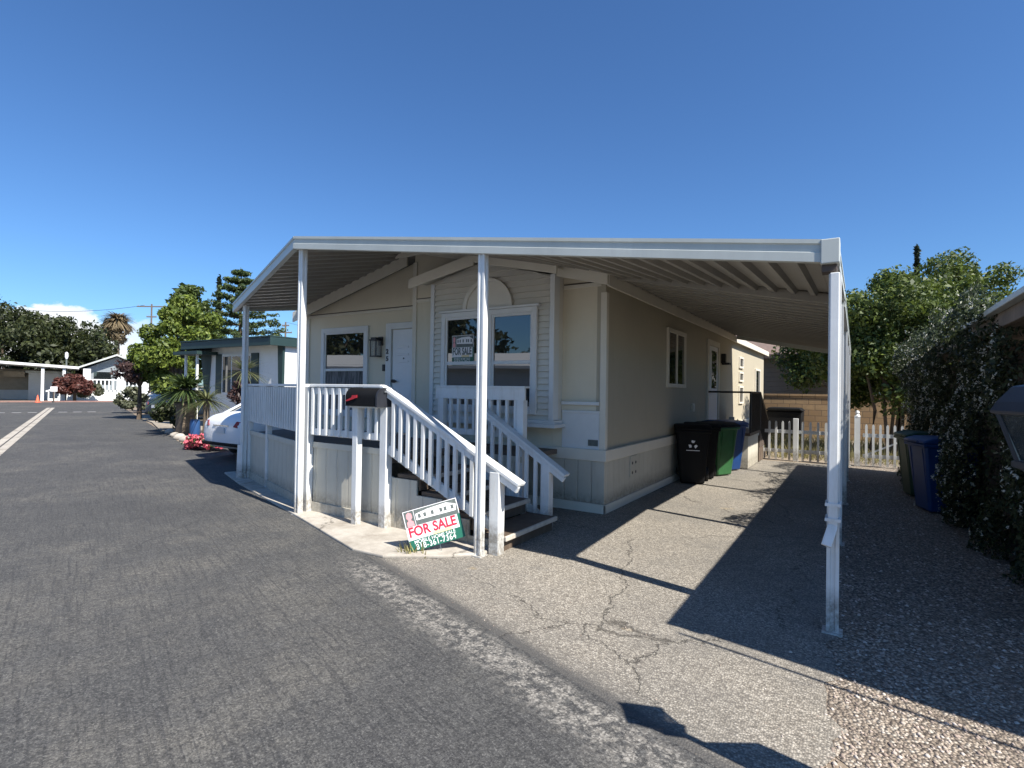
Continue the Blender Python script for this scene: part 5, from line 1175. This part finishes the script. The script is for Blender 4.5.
# utility poles with wires
def upole(label, px, a_, py_top, arms, rz, scale=1.0):
    p_ = far(px, a_); zt2 = zat(p_, px, py_top); t2 = thing('utility_pole', label, 'utility pole', p_, group=None)
    MB().tube([p_, p_+Vector((0, 0, zt2))], [.16*scale, .11*scale], 8).build('pole', 'pole', t2, smooth=True)
    for dz_, w2 in arms:
        ax_ = r0*w2; c2 = p_+Vector((0, 0, zt2-dz_)); MB().bar(c2-ax_, c2+ax_, .12*scale, .16*scale).build('crossarm', 'pole', t2)
        m_ = MB()
        for q in (-.92, -.5, .5, .92): m_.tube([c2+ax_*q+Vector((0, 0, .08)), c2+ax_*q+Vector((0, 0, .28*scale))], .06*scale, 6)
        m_.build('insulator', 'lampglass', t2)
    return p_+Vector((0, 0, zt2))
u1 = upole('wooden utility pole with wide crossarm above the yellow green tree', 150, 66, 304, [(.25, 1.5), (1.3, .5)], 0, .7)
u2 = upole('wooden utility pole small in the sky gap by the porch', 284.5, 80, 322, [(.5, .5), (1.5, .9)], 0)
for k_, (A_, B2, sag) in enumerate(((u1+Vector((-1.5, 0, 0)), dist(-60, 90, 11.5), 1.2), (u1+Vector((1, 0, -1)), u2+Vector((0, 0, -.6)), 1.0), (u2, dist(400, 110, 12), .8))):
    m = MB(); m.tube([A_.lerp(B2, i/14)-Vector((0, 0, sag*4*(i/14)*(1-i/14))) for i in range(15)], .018, 4)
    tag(m.build('power_line', 'black'), ('thin power line crossing the sky above the dark trees', 'thin power line between the two wooden poles', 'thin power line running on behind the awning')[k_], 'wire')

# what stands across the street: seen in the window reflections
oh = thing('opposite_home', 'white mobile home with carport across the street, mirrored in the windows', 'house', road(20, -12))
o_ = road(12, -13); Lc = frame_pts(o_, math.atan2(RU.y, RU.x))
m = MB(); lbox(m, -6, 6, -7, -2, 0, 2.5); m.build('wall', 'white_clean', oh)
m = MB(); m.prism([Lc(-8, -7.5, 2.3), Lc(7, -7.5, 2.3), Lc(7, -3.5, 3.0), Lc(-8, -3.5, 3.0)], (0, 0, .1)); m.prism([Lc(-8, -3.5, 3.0), Lc(7, -3.5, 3.0), Lc(7, 1.0, 2.3), Lc(-8, 1.0, 2.3)], (0, 0, .1)); m.build('roof', 'white_clean', oh)
for x in (-7.5, -3, 2, 6.5): m = MB(); lbox(m, x-.06, x+.06, .7, .82, 0, 2.3); m.build('post', 'white', oh)
o_ = road(29, -15); Lc = frame_pts(o_, math.atan2(RU.y, RU.x)); oh2 = thing('opposite_home', 'grey roofed white house across the street, mirrored in the front window', 'house', o_)
m = MB(); lbox(m, -6, 6, -8, 0, 0, 2.4); m.build('wall', 'white_clean', oh2); m = MB(); m.prism([Lc(-6.5, .6, 2.4), Lc(6.5, .6, 2.4), Lc(6.5, -4, 4.2), Lc(-6.5, -4, 4.2)], (0, 0, .12)); m.prism([Lc(-6.5, -8.6, 2.4), Lc(6.5, -8.6, 2.4), Lc(6.5, -4, 4.2), Lc(-6.5, -4, 4.2)], (0, 0, .12)); m.build('roof', 'roofing', oh2)
for i, (x_, y_, hh) in enumerate(((-18.4, -20, 2.2), (-27, -20, 4.2), (-36, -14, 4.6), (-45, -12, 4.6), (-54, -8, 4.4))):
    p = Vector((x_, y_, 0)); k4 = hh/4.6; tree('dark tree across the street behind the white home, seen in reflections', p, (p.x, p.y, hh*1.05), 4.5*k4, 4.5*k4, 3.8*k4, 26, 1.6*k4, 2600, .6*k4, 'leaf_dark', .25, 100+i, group='trees across the street')

# ------------------------------------------------------------------ light and sky
sun_dir = Vector((2.31, -.49, 2.64)).normalized()
sd_ = bpy.data.lights.new('sun', 'SUN'); sd_.energy = 5.0; sd_.angle = math.radians(.5); sd_.color = (1, .95, .87)
so = bpy.data.objects.new('sun', sd_); COL.objects.link(so); so.rotation_euler = sun_dir.to_track_quat('Z', 'Y').to_euler(); so.location = (20, -5, 30)
W = bpy.data.worlds.new('World'); scene.world = W; W.use_nodes = True; nt = W.node_tree
bg = nt.nodes['Background']; sky = nt.nodes.new('ShaderNodeTexSky'); sky.sky_type = 'NISHITA'; sky.sun_disc = False
sky.sun_elevation = math.asin(sun_dir.z); sky.sun_rotation = math.atan2(sun_dir.x, sun_dir.y); sky.air_density = 1.0; sky.dust_density = .4; sky.ozone_density = 2.0; sky.altitude = 200
gm = nt.nodes.new('ShaderNodeTexCoord').outputs['Generated']
x_, y_, z_ = sep(nt, gm)
cn = noise(nt, mapping(nt, gm, (1, 1, 1.8)), 13, 8, .6)
cd = bearing(40); dp = nt.nodes.new('ShaderNodeVectorMath'); dp.operation = 'DOT_PRODUCT'; nt.links.new(gm, dp.inputs[0]); dp.inputs[1].default_value = cd
az = ramp(nt, dp.outputs['Value'], [(.984, 0.0), (.996, 1.0)])
el = ramp(nt, z_, [(.02, 1.0), (.088, .9), (.128, 0.0)])
cl = ramp(nt, math_(nt, 'ADD', cn, math_(nt, 'MULTIPLY', math_(nt, 'SUBTRACT', el, .5), .35)), [(.53, 0.0), (.60, 1.0)])
mask = math_(nt, 'MULTIPLY', math_(nt, 'MULTIPLY', cl, az), ramp(nt, el, [(0, 0.0), (.3, 1.0)]))
tint = mixc(nt, 1.0, sky.outputs[0], (.82, 1.26, 1.76), 'MULTIPLY')
colr = mixc(nt, mask, tint, (12.5, 12.6, 12.8))
nt.links.new(colr, bg.inputs[0]); bg.inputs[1].default_value = .05
vs = scene.view_settings; vs.view_transform = 'Standard'; vs.look = 'None'; vs.gamma = 1; vs.exposure = .85; vs.use_curve_mapping = False
scene.cycles.max_bounces = 6; scene.cycles.diffuse_bounces = 2; scene.cycles.transparent_max_bounces = 8; scene.cycles.use_denoising = True
